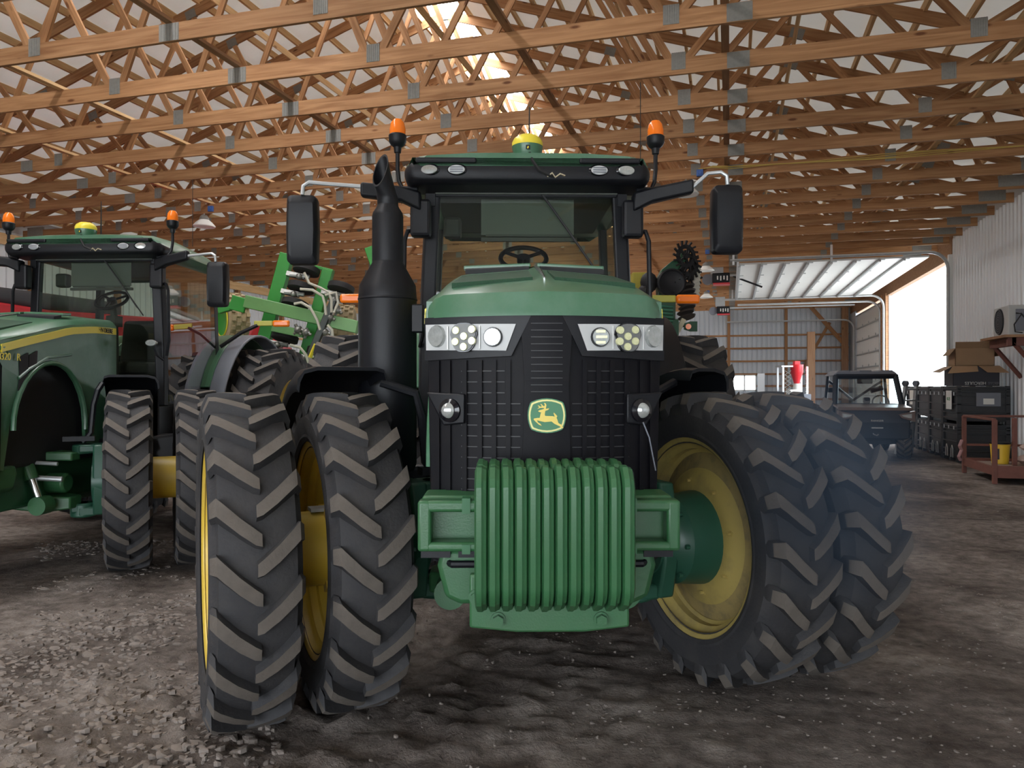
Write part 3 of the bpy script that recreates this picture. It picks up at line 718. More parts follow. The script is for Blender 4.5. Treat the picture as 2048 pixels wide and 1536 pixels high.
    if weights:
        q = MB(); q.tube([(.375, -.96, 1.46), (.40, -.955, 1.40), (.43, -.93, 1.27)], .003, 5); B('lamp_wire', q, GREYP, grille)
    ce = MB(); gpatch(ce, ((-.10, 1.868), (.10, 1.868), (.085, 1.62), (-.085, 1.62)), .02, .03, 6, 4); gpatch(ce, ((-.085, 1.62), (.085, 1.62), (.10, .93), (-.10, .93)), .014, .03, 6, 6); B('grille_centre', ce, GRILLE, grille, smooth=40)
    for i in range(17):
        z = 1.84 - i * .026; bar = MB(); gpatch(bar, ((-.06, z), (.06, z), (.06, z - .003), (-.06, z - .003)), .024 if z > 1.62 else .018, .012, 2, 1)
        if abs(z - 1.487) > .075: B('grille_bar', bar, MATS['grille_bar_grey'], grille, smooth=0)
    emblem(T, (0, gy(0, 1.487) - .018, 1.487), .150)
    # --- headlights: three chambers each
    for s in (-1, 1):
        h = empty('headlight', (0, 0, 0), 0, T)
        hz1, hz0 = 1.842, 1.735
        pan = MB(); gpatch(pan, ((s * .472, hz1), (s * .118, hz1 - .006), (s * .155, hz0), (s * .470, hz0 + .006)), .028, .02, 12, 2); B('reflector', pan, LAMPI, h, smooth=40)
        def disc(x, z, r, off, mm, nm, dep=.012, n=20, p=h, sq=1.0):
            d = MB(); y = gy(x, z) - off; d.lathe([(-dep, .0001), (-dep, r * .92), (-dep * .4, r), (dep, r)], n, 'y', (0, 0, 0))
            o = d.build(nm, mm, p, 30, loc=(x, y, z), rot=(0, 0, math.atan(1.24 * x))); o.scale = (1, 1, sq); return o
        disc(s * .205, 1.787, .038, .030, BLACKG, 'low_beam_rim'); disc(s * .205, 1.787, .035, .034, LENS, 'low_beam')
        for k in (-1, 0, 1): q = MB(); q.box((s * .205, gy(s * .205, 1.787) - .048, 1.787 + k * .021), (.05 - abs(k) * .014, .006, .010)); B('low_beam_bar', q, LED, h, smooth=0)
        bz = MB(); pl = rrect(.112, .112, .045, 5)
        bz.prism([(x * (1 if z > 0 else .85), z) for x, z in pl], 'y', -.012, .01); o = bz.build('led_cluster', BLACKG, h, 30, loc=(s * .315, gy(.315, 1.79) - .030, 1.787), rot=(0, 0, math.atan(1.24 * s * .315)))
        bz = MB(); bz.prism([(x * (1 if z > 0 else .85) * .93, z * .93) for x, z in pl], 'y', -.016, .0); o2 = bz.build('led_lens_plate', mat('led_back', (.16, .165, .165), .4), h, 30, loc=o.location, rot=o.rotation_euler)
        for dx, dz in ((-.032, .027), (.030, .030), (-.001, .004), (-.034, -.016), (.030, -.014), (-.002, -.036)):
            ld = disc(s * .315 + dx, 1.787 + dz, .0155, .048 + .38 * abs(dx) * 0, LED, 'led', .006, 12)
        disc(s * .425, 1.795, .038, .032, LENS, 'corner_lamp', .012, 18, sq=1.15)
        for k, (x0, x1) in enumerate(((.255, .258), (.380, .384))):
            dv = MB(); gpatch(dv, ((s * x0, hz1 - .01), (s * x1, hz1 - .01), (s * x1, hz0 + .008), (s * x0, hz0 + .008)), .036, .02, 1, 1); B('chamber_divider', dv, WHITE, h, smooth=0)
        # fog lamps
        fp = MB(); gpatch(fp, ((s * .470, 1.575), (s * .315, 1.570), (s * .315, 1.455), (s * .40, 1.445)), .03, .045, 6, 4); pod = B('fog_lamp_pod', fp, BLACKP, T, smooth=40, bevel=.006)
        d = MB(); d.lathe([(-.006, .0001), (-.012, .030), (-.004, .046), (.02, .05)], 20, 'y'); d.build('lamp_recess', BLACKG, pod, 30, loc=(s * .375, gy(.375, 1.5) - .034, 1.505), rot=(0, 0, math.atan(1.24 * s * .375)))
        d = MB(); d.ball((0, 0, 0), .031, 16, 8, (1, .45, 1)); d.build('fog_lamp', LENS, pod, 40, loc=(s * .375, gy(.375, 1.5) - .044, 1.505))
    # --- front frame, weight bracket, weights
    b = MB(); b.prism(cyc([(-.40, .985), (.40, .985), (.415, .92), (.385, .80), (.33, .775), (-.33, .775), (-.385, .80), (-.415, .92)], 1), 'y', -1.02, -.55); B('front_tray', b, GREENC, smooth=30, bevel=.02)
    b = MB()
    for k in range(7): b.bb(-.42 + .14 * k - .055, -.42 + .14 * k + .055, -1.03, -.9, .955, 1.0)
    b.tube([(-.44, -.92, .945), (-.36, -1.03, .93), (.36, -1.03, .93), (.44, -.92, .945)], .014, 8); B('rubber_seal', b, BLACKP, smooth=30)
    if weights:
        b = MB(); fr = rrect(.93, .185, .025, 4, 0, 1.098)
        hole = lambda cx: rrect(.30, .112, .028, 4, cx, 1.092)
        # bracket body with two recessed pockets: built from rails and end caps
        b.bb(-.47, .47, -1.05, -.86, 1.0, 1.19)
        br = B('weight_bracket', b, GREENC, smooth=30, bevel=.014, seg=3)
        for s in (-1, 1):
            f = MB(); f.bb(s * .475, s * .425, -1.155, -1.08, 1.003, 1.187); f.bb(s * .445, s * .16, -1.155, -1.08, 1.145, 1.187); f.bb(s * .445, s * .16, -1.155, -1.08, 1.003, 1.037)
            B('bracket_rim', f, GREENC, br, smooth=30, bevel=.012, seg=3)
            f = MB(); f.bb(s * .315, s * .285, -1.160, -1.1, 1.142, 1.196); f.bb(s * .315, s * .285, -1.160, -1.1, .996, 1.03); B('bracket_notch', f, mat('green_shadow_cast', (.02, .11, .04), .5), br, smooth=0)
        pl = MB(); pts = [(-.285, .94), (.265, .94), (.275, .80), (.275, .755), (.12, .738), (-.12, .738), (-.285, .755)]
        pl.prism(pts, 'y', -1.235, -1.19); pl.bb(-.24, .24, -1.21, -1.0, .80, .96); lp = B('weight_support_plate', pl, GREENC, smooth=30, bevel=.008)
        for x, z in ((-.185, .785), (.175, .785), (-.262, .865)):
            q = MB(); q.cyl((x, -1.235, z), (x, -1.262, z), .02, n=6); q.cyl((x, -1.235, z), (x, -1.243, z), .026, n=16); B('bolt', q, GREENC, lp)
        out = [(0, .945), (0, 1.275), (.012, 1.302), (.055, 1.335), (.085, 1.338), (.12, 1.335), (.15, 1.295), (.215, 1.292), (.245, 1.325), (.29, 1.338), (.36, 1.335), (.40, 1.30), (.405, 1.23), (.32, 1.20), (.32, .99), (.30, .875), (.24, .845), (.13, .838), (.03, .885), (.008, .915)]
        cx = sum(p[0] for p in out) / len(out); cz = sum(p[1] for p in out) / len(out)
        ins = lambda d: [(p[0] + (d if p[0] < .05 else (-d * .4 if p[0] > .3 else 0)), p[1] + (-d if p[1] > 1.25 else (d if p[1] < .92 else 0))) for p in out]
        pw = .0436; mw = MB(); rings = []
        for x, d in ((-.5, .016), (-.36, .001), (.02, 0), (.16, .005), (.36, .008), (.49, .02)): rings.append([(x * pw, y, z) for y, z in ins(d)])
        mw.loft(rings); wme = mw.mesh('suitcase_weight', GREENC, 22)
        for k in range(12):
            o = link('suitcase_weight', wme, T, loc=((k - 5.5) * pw + .0, -1.455 + random.uniform(-.003, .003), random.uniform(-.002, .002)))
            if k == 0: lettering('', .02, GREENC, o, (0, 0, 0), (0, 0, 0)) if False else None
    # --- front axle, arms, knuckles
    KP = .50
    ax = MB(); ax.bb(-.20, .20, -.22, .22, .60, .92); ax.cyl((-.46, 0, .78), (.46, 0, .78), .085, n=16); B('front_axle', ax, GREENC, smooth=40, bevel=.02)
    FW = {}
    for s in (-1, 1):
        arm = MB(); arm.prism([(-.02, 0), (0, 0)], 'z', 0, 0) if False else None
        arm.loft([[(s * .14, -.30, .60), (s * .14, .25, .60), (s * .14, .25, .70), (s * .14, -.30, .70)], [(s * .34, -.16, .55), (s * .34, .14, .55), (s * .34, .14, .68), (s * .34, -.16, .68)], [(s * .53, -.08, .57), (s * .53, .08, .57), (s * .53, .08, .67), (s * .53, -.08, .67)]])
        B('lower_suspension_arm', arm, GREENC, smooth=30, bevel=.012)
        arm = MB(); arm.loft([[(s * .16, -.16, .98), (s * .16, .16, .98), (s * .16, .16, 1.06), (s * .16, -.16, 1.06)], [(s * .53, -.06, .97), (s * .53, .06, .97), (s * .53, .06, 1.04), (s * .53, -.06, 1.04)]])
        B('upper_suspension_arm', arm, GREENC, smooth=30, bevel=.012)
        cy = MB(); cy.cyl((s * .20, -.27, 1.16), (s * .33, -.27, .84), .055, n=16); cyo = B('suspension_cylinder', cy, GREENC)
        rd = MB(); rd.cyl((s * .33, -.27, .84), (s * .40, -.27, .66), .03, n=12); B('cylinder_rod', rd, CHROME, cyo)
        ey = MB(); ey.cyl((s * .41, -.33, .63), (s * .41, -.20, .63), .075, n=20); B('cylinder_pin', ey, GREENC, cyo)
        tr = MB(); tr.cyl((s * .20, -.25, .86), (s * .52, -.17, .83), .022, n=10); tr.cyl((s * .22, -.24, .98), (s * .5, -.2, .96), .016, n=10); B('steering_rod', tr, STEEL)
        # knuckle + hub turn with the wheel
        si = 0 if s < 0 else 1; steer, front_w, dual, AY = steers[si], fws[si], duals[si], ays[si]
        kn = empty('steering_knuckle', (s * KP, AY, 0), steer, T)
        k = MB(); k.loft([[(s * x, y, z) for y, z in cyc([(-.12, .50), (.12, .50), (.17, .70), (.17, .90), (.12, 1.10), (-.12, 1.10), (-.17, .90), (-.17, .70)], 1)] for x in (.11, .20)])
        k.bb(s * .0, s * .13, -.10, .10, .49, .57); k.bb(s * .0, s * .13, -.10, .10, 1.03, 1.10)
        k.cyl((s * .03, 0, .48), (s * .03, 0, .60), .10, n=20); k.cyl((s * .03, 0, 1.02), (s * .03, 0, 1.10), .085, n=20)
        k.bb(s * -.06, s * .08, -.09, .09, .52, .60)
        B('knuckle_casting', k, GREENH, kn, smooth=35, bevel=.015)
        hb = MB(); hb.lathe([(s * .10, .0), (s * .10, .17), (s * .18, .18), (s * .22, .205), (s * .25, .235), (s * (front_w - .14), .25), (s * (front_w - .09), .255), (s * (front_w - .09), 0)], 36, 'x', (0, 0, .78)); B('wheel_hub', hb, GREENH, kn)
        for kk in range(8):
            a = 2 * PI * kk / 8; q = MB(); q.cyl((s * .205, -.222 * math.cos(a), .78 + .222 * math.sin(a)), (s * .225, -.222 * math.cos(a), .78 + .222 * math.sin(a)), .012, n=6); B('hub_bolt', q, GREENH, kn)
        # wheels: inner and outer dual
        cs, sn = math.cos(steer), math.sin(steer)
        tm = tire_mesh(.785, .312, .368, .525, .042, 21)
        for q, off in (('inner', front_w), ('outer', front_w + dual)):
            c = (s * KP + s * off * cs, AY + s * off * sn, .785)
            wheel(T, c, steer, tm, .525, .368, s if q == 'inner' else s, (-.06 * s if q == 'inner' else -.02 * s), YELLOW if s < 0 or q == 'outer' else YDIRTY, ((.235, 10, .2), (.33, 8, .5)) if q == 'outer' else ((.30, 8, .3),), 'front', .24, random.uniform(0, .3), bell=(q == 'inner'))
        ex = MB(); a0, a1 = front_w - .05, front_w + dual - .03
        ex.lathe([(s * a0, .0), (s * a0, .26), (s * (a0 + .02), .26), (s * (a0 + .05), .185), (s * (a1 - .05), .185), (s * (a1 - .03), .245), (s * a1, .245), (s * a1, 0)], 32, 'x')
        for kk in range(6):
            a = 2 * PI * kk / 6; ex.box((s * (a0 + .08), -.20 * math.cos(a), .20 * math.sin(a)), (.14, .035, .075), (-a, 0, 0))
        eo = ex.build('dual_hub_extension', YELLOW, T, 35, loc=(s * KP, AY, .785), rot=(0, 0, steer))
        q = MB(); q.bb(s * (a0 + .06), s * (a0 + .21), -.05, .05, .188, .205); q.build('clamp_plate', STEEL, eo, 0)
        # front fender on its bracket
        fe = MB(); rr = []; fx = front_w
        for kk in range(12):
            a = R(84 + 84 * kk / 11); r0 = .915
            x0, x1 = s * (fx - .21), s * (fx + (.235 if s < 0 or not weights else .04)); row = []
            for uu, dr in ((x0, .05), (x0 + s * .012, .012), (x0 + s * .05, 0), (x1 - s * .10, 0), (x1 - s * .035, .018), (x1 - s * .005, .06), (x1, .11)): row.append((uu, -(r0 - dr) * math.cos(a), .785 + (r0 - dr) * math.sin(a)))
            row += [(p[0] - s * (.012 if i < 2 else 0), p[1] + .018 * math.cos(a), p[2] - .018 * math.sin(a)) for i, p in enumerate(row[::-1])]
            rr.append(row)
        fe.loft(rr); fo = fe.build('front_fender', BLACKP, T, 40, loc=(s * KP, AY, 0), rot=(0, 0, steer))
        q = MB(); q.tube([(s * (fx - .22), .05, 1.62), (s * .14, -.02, 1.56), (s * .11, -.03, 1.44), (s * .09, -.03, 1.2), (s * .03, -.02, 1.12)], .024, 8); q.bb(s * -.12, s * .12, -.07, .02, 1.13, 1.17); q.build('fender_bracket', BLACKP, fo, 40, loc=(0, 0, 0))
    # --- rear axle and wheels
    ra = MB(); ra.cyl((-1.75, 3.05, 1.03), (1.75, 3.05, 1.03), .075, n=16); ra.bb(-.4, .4, 2.5, 3.5, .7, 1.4); B('rear_axle', ra, GREENC, smooth=40, bevel=.02)
    tmr = tire_mesh(1.03, .42, .48, .64, .055, 22)
    for s in (-1, 1):
        for off in (rear_in, rear_out): wheel(T, (s * off, 3.05, 1.03), 0, tmr, .64, .48, s, .0, YELLOW, ((.26, 10, .1),), 'rear', .3, random.uniform(0, .3))
        # rear fender: green inner, grey rim
        for nm, x0, x1, m_, r0, a0, a1 in (('rear_fender', .52, min(.86, rear_in + .16), GREEN, 1.20, 28, 150), ('fender_extension', min(.86, rear_in + .16), rear_in + .34, BLACKP if weights else GREYP, 1.20, 22, 140)):
            f = MB(); rr = []
            for k in range(15):
                a = R(a0 + (a1 - a0) * k / 14); y, z = 3.05 - r0 * math.cos(a), 1.03 + r0 * math.sin(a); y2, z2 = 3.05 - (r0 - .03) * math.cos(a), 1.03 + (r0 - .03) * math.sin(a)
                rr.append([(s * x0, y, z), (s * x1, y, z), (s * x1, y2, z2), (s * x0, y2, z2)])
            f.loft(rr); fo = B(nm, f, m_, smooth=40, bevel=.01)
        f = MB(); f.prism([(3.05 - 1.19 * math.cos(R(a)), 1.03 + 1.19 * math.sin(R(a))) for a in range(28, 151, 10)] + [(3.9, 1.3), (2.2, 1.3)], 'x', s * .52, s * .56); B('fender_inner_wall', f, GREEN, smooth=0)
        # marker lamp arm
        am = MB(); am.tube([(s * .74, 2.35, 2.05), (s * .95, 2.45, 2.22), (s * 1.12, 2.5, 2.31)], .022, 8); ao = B('marker_arm', am, BLACKP)
        q = MB(); q.bb(s * 1.08, s * 1.30, 2.485, 2.515, 2.30, 2.36); B('reflector_band', q, mat('yellow_reflector', (.45, .42, .06), .4), ao, bevel=.008)
        q = MB(); q.bb(s * 1.305, s * 1.50, 2.47, 2.53, 2.29, 2.365); B('amber_lamp', q, AMBER, ao, bevel=.02, seg=3)
    make_cab(T, B, mo)
    # --- exhaust stack (right-hand side of the machine = image left)
    ex = MB(); sx, sy = -.815, .47
    prof = [(1.12, .0), (1.12, .15), (1.16, .165), (1.62, .165), (2.10, .165), (2.17, .160), (2.30, .088), (2.31, .088), (2.565, .088), (2.585, .084), (2.62, .062), (2.63, .060)]
    ex.lathe(prof, 32, 'z', (sx, sy, 0)); ex.lathe([(2.085, .166), (2.09, .169), (2.10, .166)], 32, 'z', (sx, sy, 0))
    stk = B('exhaust_stack', ex, BLACKP, smooth=40)
    tp = MB(); rings = []; n = 24
    c0, u0, v0 = Vector((sx, sy, 2.66)), Vector((.06, 0, 0)), Vector((0, .06, 0)); c1, u1, v1 = Vector((sx - .035, sy - .05, 2.815)), Vector((.042, -.03, 0)), Vector((.018, .03, .10))
    for t in (-.4, 0, .33, .66, 1):
        k = max(0, t); k = k * k * (3 - 2 * k); c = c0.lerp(c1, k) if t >= 0 else c0 - Vector((0, 0, .06)); u_ = u0.lerp(u1, k); v_ = v0.lerp(v1, k)
        rings.append([c + u_ * math.cos(2 * PI * j / n) + v_ * math.sin(2 * PI * j / n) for j in range(n)])
    tp.loft(rings, caps=False); inn = [[(p - sum(r_, Vector()) / n) * .88 + sum(r_, Vector()) / n for p in r_] for r_ in rings]
    tp.loft(inn, caps=False); tp.loft([rings[-1], inn[-1]], caps=False); B('exhaust_pipe', tp, BLACKP, stk)
    q = MB(); q.lathe([(2.64, 0), (2.64, .052)], 20, 'z', (sx, sy, 0)); B('pipe_bore', q, BLACKM, stk)
    q = MB(); q.box((sx + .15, sy - .05, 1.98), (.12, .05, .16)); B('stack_bracket', q, BLACKP, stk, bevel=.008)
    return T

def make_cab(T, B, mo=(0, 0)):
    # floor / lower body
    b = MB(); b.bb(-.62, .62, 1.18, 2.45, 1.05, 1.42); B('cab_base', b, BLACKP, smooth=0, bevel=.03)
    b = MB(); b.bb(.36, .74, .55, 1.35, .62, 1.12); B('tool_box', b, BLACKP, smooth=0, bevel=.03)
    b = MB(); b.bb(-.74, -.36, .75, 1.5, .70, 1.12); B('fuel_tank', b, BLACKP, smooth=0, bevel=.03)
    YP, ZP0, ZP1 = 1.14, 1.40, 2.90
    for s in (-1, 1):
        b = MB(); b.loft([[(s * .70, YP, ZP0), (s * .63, YP - .01, ZP0), (s * .63, YP + .06, ZP0), (s * .72, YP + .07, ZP0)], [(s * .695, YP, 2.0), (s * .605, YP - .01, 2.0), (s * .605, YP + .06, 2.0), (s * .715, YP + .07, 2.0)], [(s * .655, YP, ZP1), (s * .565, YP - .01, ZP1), (s * .565, YP + .06, ZP1), (s * .675, YP + .08, ZP1)]])
        B('front_pillar', b, BLACKP, smooth=0, bevel=.012)
        b = MB(); b.loft([[(s * .73, 2.28, 1.6), (s * .68, 2.28, 1.6), (s * .68, 2.38, 1.6), (s * .73, 2.38, 1.6)], [(s * .69, 2.28, ZP1), (s * .63, 2.28, ZP1), (s * .63, 2.38, ZP1), (s * .69, 2.38, ZP1)]]); B('rear_pillar', b, BLACKP, smooth=0, bevel=.012)
        b = MB(); b.add([(s * .722, YP + .07, 1.42), (s * .73, 2.3, 1.55), (s * .685, 2.3, ZP1), (s * .672, YP + .08, ZP1)], [(0, 1, 2, 3)]); B('side_window', b, GLASS, smooth=0)
        b = MB(); b.bb(s * .66, s * .60, YP - .02, YP + .0, 2.78, 2.92); B('pillar_cap', b, BLACKP, smooth=0)
        # grab rail beside the pillar
        b = MB(); b.tube([(s * .70, 1.10, 2.62), (s * .77, 1.05, 2.60), (s * .79, 1.05, 2.54), (s * .80, 1.05, 2.05), (s * .76, 1.08, 1.9)], .016, 8); B('grab_rail', b, BLACKP)
    b = MB(); b.add([(-.62, YP + .01, 1.40), (.62, YP + .01, 1.40), (.60, YP + .0, 2.0), (.565, YP + .01, 2.90), (-.565, YP + .01, 2.90), (-.60, YP + .0, 2.0)], [(0, 1, 2, 5), (5, 2, 3, 4)]); B('windshield', b, GLASS, smooth=60)
    b = MB(); b.add([(-.68, 2.37, 1.95), (.68, 2.37, 1.95), (.63, 2.37, 2.88), (-.63, 2.37, 2.88)], [(0, 1, 2, 3)]); B('rear_window', b, GLASS, smooth=0)
    b = MB(); b.bb(-.70, .70, 2.35, 2.40, 1.5, 1.95); B('rear_panel', b, BLACKP, smooth=0)
    b = MB(); b.bb(-.60, .60, YP - .02, YP + .05, 2.84, 2.92); B('windshield_header', b, BLACKP, smooth=0, bevel=.01)
    # roof
    def ring(y, w, z0, z1, cr): return [(-w + .05, y, z0), (-w, y, z0 + .05), (-w + .01, y, z1 - .07), (-w + .09, y, z1 - .012), (-w * .5, y, z1 + cr * .6), (0, y, z1 + cr), (w * .5, y, z1 + cr * .6), (w - .09, y, z1 - .012), (w - .01, y, z1 - .07), (w, y, z0 + .05), (w - .05, y, z0)]
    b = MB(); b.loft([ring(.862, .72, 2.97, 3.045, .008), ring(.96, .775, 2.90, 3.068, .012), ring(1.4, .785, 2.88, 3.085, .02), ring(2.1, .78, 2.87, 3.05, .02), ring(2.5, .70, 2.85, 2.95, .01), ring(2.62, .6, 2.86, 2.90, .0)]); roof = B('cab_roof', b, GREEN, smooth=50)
    b = MB(); b.bb(-.60, .60, 1.1, 2.45, 2.855, 2.885); B('headliner', b, HEADLINER, roof, smooth=0, bevel=.01)
    def fr(y, w, z0, z1): return [(x, y, z) for x, z in rrect(2 * w, z1 - z0, min(.06, (z1 - z0) / 2.2), 4, 0, (z0 + z1) / 2)]
    b = MB(); b.loft([fr(.862, .71, 2.895, 2.99), fr(.875, .745, 2.878, 3.004), fr(.95, .778, 2.868, 3.008), fr(1.15, .78, 2.86, 3.0)]); fas = B('roof_fascia', b, BLACKP, smooth=50)
    for s in (-1, 1):
        b = MB(); b.bb(s * .32, s * .70, .845, .90, 2.985, 3.02); B('lamp_hood', b, BLACKP, roof, smooth=0, bevel=.012)
        for x, y, m_ in ((.615, .872, LENS), (.445, .870, LAMPI)):
            d = MB(); d.lathe([(-.010, .0001), (-.012, .05), (-.004, .062), (.02, .064)], 24, 'y'); o = d.build('work_light_bezel', BLACKG, fas, 30, loc=(s * x, y - .002, 2.945), rot=(0, 0, s * R(8 if x > .6 else 3))); o.scale = (1.08, 1, .62)
            d = MB(); d.lathe([(-.016, .0001), (-.014, .045), (-.006, .055), (.01, .055)], 24, 'y'); o2 = d.build('work_light_lens', m_, fas, 30, loc=(s * x, y - .004, 2.945), rot=(0, 0, s * R(8 if x > .6 else 3))); o2.scale = (1.05, 1, .58)
            if x < .6:
                for k in (-1, 0, 1): q = MB(); q.bb(-.04, .04, -.024, -.018, k * .014 - .003, k * .014 + .003); q.build('light_bar', GREYP, fas, 0, loc=(s * x, y, 2.945))
        # beacon
        st = MB(); bx = s * .835; st.tube([(s * .70, 1.0, 2.86), (s * .80, 1.02, 2.87), (bx - s * .01, 1.04, 2.92), (bx, 1.05, 3.0), (bx, 1.05, 3.13)], .014, 8); so = B('beacon_stem', st, BLACKP, roof)
        q = MB(); q.lathe([(3.10, .0), (3.105, .022), (3.14, .026), (3.155, .045), (3.175, .056), (3.215, .058), (3.222, .052)], 20, 'z', (bx, 1.05, 0)); B('beacon_base', q, BLACKP, roof)
        q = MB(); q.lathe([(3.215, .050), (3.255, .052), (3.295, .044), (3.318, .028), (3.326, .0)], 20, 'z', (bx, 1.05, 0)); B('beacon_lens', q, AMBER, roof)
        # mirror
        MX, MZ = mo[0 if s < 0 else 1]
        a = MB(); a.loft([[(s * .68, .98, 2.72), (s * .68, 1.08, 2.72), (s * .68, 1.08, 2.84), (s * .68, .98, 2.84)], [(s * .80, .96, 2.775), (s * .80, 1.05, 2.775), (s * .80, 1.05, 2.87), (s * .80, .96, 2.87)], [(s * 1.05, .90, 2.80 + (.02 if s > 0 else -.01)), (s * 1.05, .97, 2.80 + (.02 if s > 0 else -.01)), (s * 1.05, .97, 2.89 + (.02 if s > 0 else -.01)), (s * 1.05, .90, 2.89 + (.02 if s > 0 else -.01))]]); ma = B('mirror_arm', a, BLACKP, smooth=30, bevel=.015)
        tb = MB(); tb.tube([(s * 1.04, .93, 2.855), (s * 1.22 + MX, .90, 2.865 + MZ), (s * 1.30 + MX, .89, 2.87 + MZ), (s * 1.335 + MX, .885, 2.845 + MZ), (s * 1.34 + MX, .885, 2.79 + MZ)], .013, 8); B('mirror_tube', tb, STEEL, ma)
        mr = MB(); rings = []
        for y, k in ((.86, .80), (.885, .98), (.93, 1.0), (.975, .97), (.985, .9)): rings.append([(s * 1.345 + MX + x * k, y, 2.575 + MZ + z * k) for x, z in [(p[0] * (1 - .06 * (p[1] / .2) ** 2), p[1]) for p in cyc(rrect(.195, .435, .03, 3), 2)]])
        mr.loft(rings); B('mirror_housing', mr, BLACKP, ma, smooth=40)
        b = MB(); b.bb(s * .62, s * .75, 1.0, 1.1, 2.56, 2.80); B('mirror_mount', b, BLACKP, ma, smooth=0, bevel=.02)
        # lamp on a stalk at the lower pillar
        q = MB(); q.tube([(s * .70, 1.13, 1.86), (s * .68, 1.05, 1.90), (s * .66, 1.02, 1.98)], .012, 6); lo = B('side_light_stalk', q, BLACKP)
        q = MB(); q.lathe([(-.03, .0001), (-.03, .05), (-.02, .058), (.02, .05), (.03, .0001)], 20, 'y'); o = q.build('side_light', LENS, lo, 30, loc=(s * .655, 1.0, 2.02)); o.scale = (1, 1, .55)
    # receiver dome
    d = MB(); d.lathe([(3.03, .0), (3.03, .07), (3.07, .088), (3.115, .098), (3.125, .099)], 28, 'z', (0, .98, 0)); do = B('receiver_base', d, GREEN, roof)
    d = MB(); d.lathe([(3.122, .098), (3.15, .098), (3.175, .085), (3.195, .055), (3.20, .0)], 28, 'z', (0, .98, 0)); B('receiver_dome', d, YELLOWC, roof)
    q = MB(); q.box((0, .882, 3.095), (.026, .006, .026)); B('receiver_badge', q, BLACKM, roof, smooth=0)
    q = MB(); q.box((0, .878, 3.092), (.008, .004, .014), (0, R(20), 0)); B('receiver_mark', q, YELLOWC, roof, smooth=0)
    c = MB(); c.tube([(.01, .89, 3.06), (.03, .86, 3.0), (.07, .85, 2.94), (.14, .86, 2.91), (.18, .88, 2.90)], .011, 6); B('receiver_cable', c, CABLE, roof)
    c = MB(); c.tube([(.12, .862, 2.905), (.15, .85, 2.925), (.17, .86, 2.90), (.20, .85, 2.92), (.23, .86, 2.91)], .006, 5); B('cable_tie', c, mat('beige_tie', (.45, .38, .25), .6), roof)
    c = MB(); c.tube([(.02, 1.2, 3.10), (.02, 1.2, 3.20), (.022, 1.2, 3.46)], [.008, .007, .004], 6); B('antenna', c, CABLE, roof)
    c = MB(); c.tube([(.82, 1.5, 3.05), (.82, 1.5, 3.75)], .003, 5); B('whip_antenna', c, CABLE, roof)
    q = MB(); q.box((-.02, .872, 2.93), (.09, .006, .010)); B('fascia_slot', q, GREYP, fas, smooth=0)
    # wiper
    w = MB(); w.tube([(.10, 1.12, 2.86), (.26, 1.12, 2.64), (.44, 1.12, 2.38)], .008, 6); w.tube([(.22, 1.125, 2.69), (.50, 1.125, 2.30)], .006, 5); B('wiper', w, CABLE)
    # interior
    b = MB(); b.tube([(-.01, 1.52, 1.55), (-.01, 1.50, 2.15), (-.01, 1.47, 2.44)], .035, 10); b.bb(-.06, .04, 1.42, 1.56, 2.22, 2.33); sc_ = B('steering_column', b, INTERIOR)
    b = MB(); pts = [(.0 + .16 * math.cos(2 * PI * k / 28), .16 * math.sin(2 * PI * k / 28), 0) for k in range(29)]; b.tube(pts, .017, 8, False)
    b.cyl((0, 0, -.03), (0, 0, .015), .045, n=16)
    for a in (-90, 35, 145): b.tube([(0, 0, 0), (.16 * math.cos(R(a)), .16 * math.sin(R(a)), 0)], .014, 6)
    b.build('steering_wheel', BLACKP, sc_, 40, loc=(-.01, 1.44, 2.49), rot=(R(38), 0, 0))
    b = MB(); b.bb(-.26, .26, 1.62, 2.10, 1.72, 1.86); b.bb(-.16, .16, 1.72, 2.0, 1.42, 1.72); se = B('operator_seat', b, DARKSEAT, smooth=0, bevel=.05, seg=3)
    b = MB(); b.box((.02, 2.05, 2.08), (.50, .14, .50), (R(-10), 0, 0)); B('seat_back', b, DARKSEAT, se, smooth=0, bevel=.05, seg=3)
    b = MB(); b.box((-.36, 1.72, 1.98), (.12, .45, .07)); b.box((-.44, 1.55, 2.12), (.20, .04, .26), (R(-15), 0, R(-20))); B('armrest_console', b, INTERIOR, smooth=0, bevel=.02)
    b = MB(); b.bb(-.30, .34, 1.20, 1.23, 2.565, 2.59); b.bb(-.27, .31, 1.195, 1.225, 2.595, 2.61); B('visor_roller', b, INTERIOR, smooth=0)
    b = MB(); b.bb(-.56, -.44, 1.35, 1.45, 2.62, 2.76); B('radio_pod', b, INTERIOR, smooth=0, bevel=.02)
    b = MB(); b.bb(-.30, .32, 1.22, 1.228, 2.61, 2.86); B('sun_shade', b, HEADLINER, smooth=0)
MO1 = ((-.065, 0), (-.085, .075))
TR1 = make_tractor('tractor', W(.115, 3.93), CAM_YAW + R(1.0), (R(23.5), R(20)), .95, 1.52, True, '', (.53, .53), (.48, .44), (.228, .11), MO1)
tag(TR1, 'large green tractor in the centre with dual wheels and a stack of front weights', 'tractor')
TR2 = make_tractor('tractor', W(-4.22, 6.55), CAM_YAW - R(3.0), (R(28), R(28)), .62, 1.15, False, '8320 R', (.39, .39), (.54, .54))
tag(TR2, 'green tractor at left seen from the side with yellow stripe along its hood', 'tractor')

# ------------------------------------------------------------------ machines and goods around the shed
def cf(px, py, d, d0, l0): return Vector((lat(px, d) - l0, d - d0, hgt(py, d)))

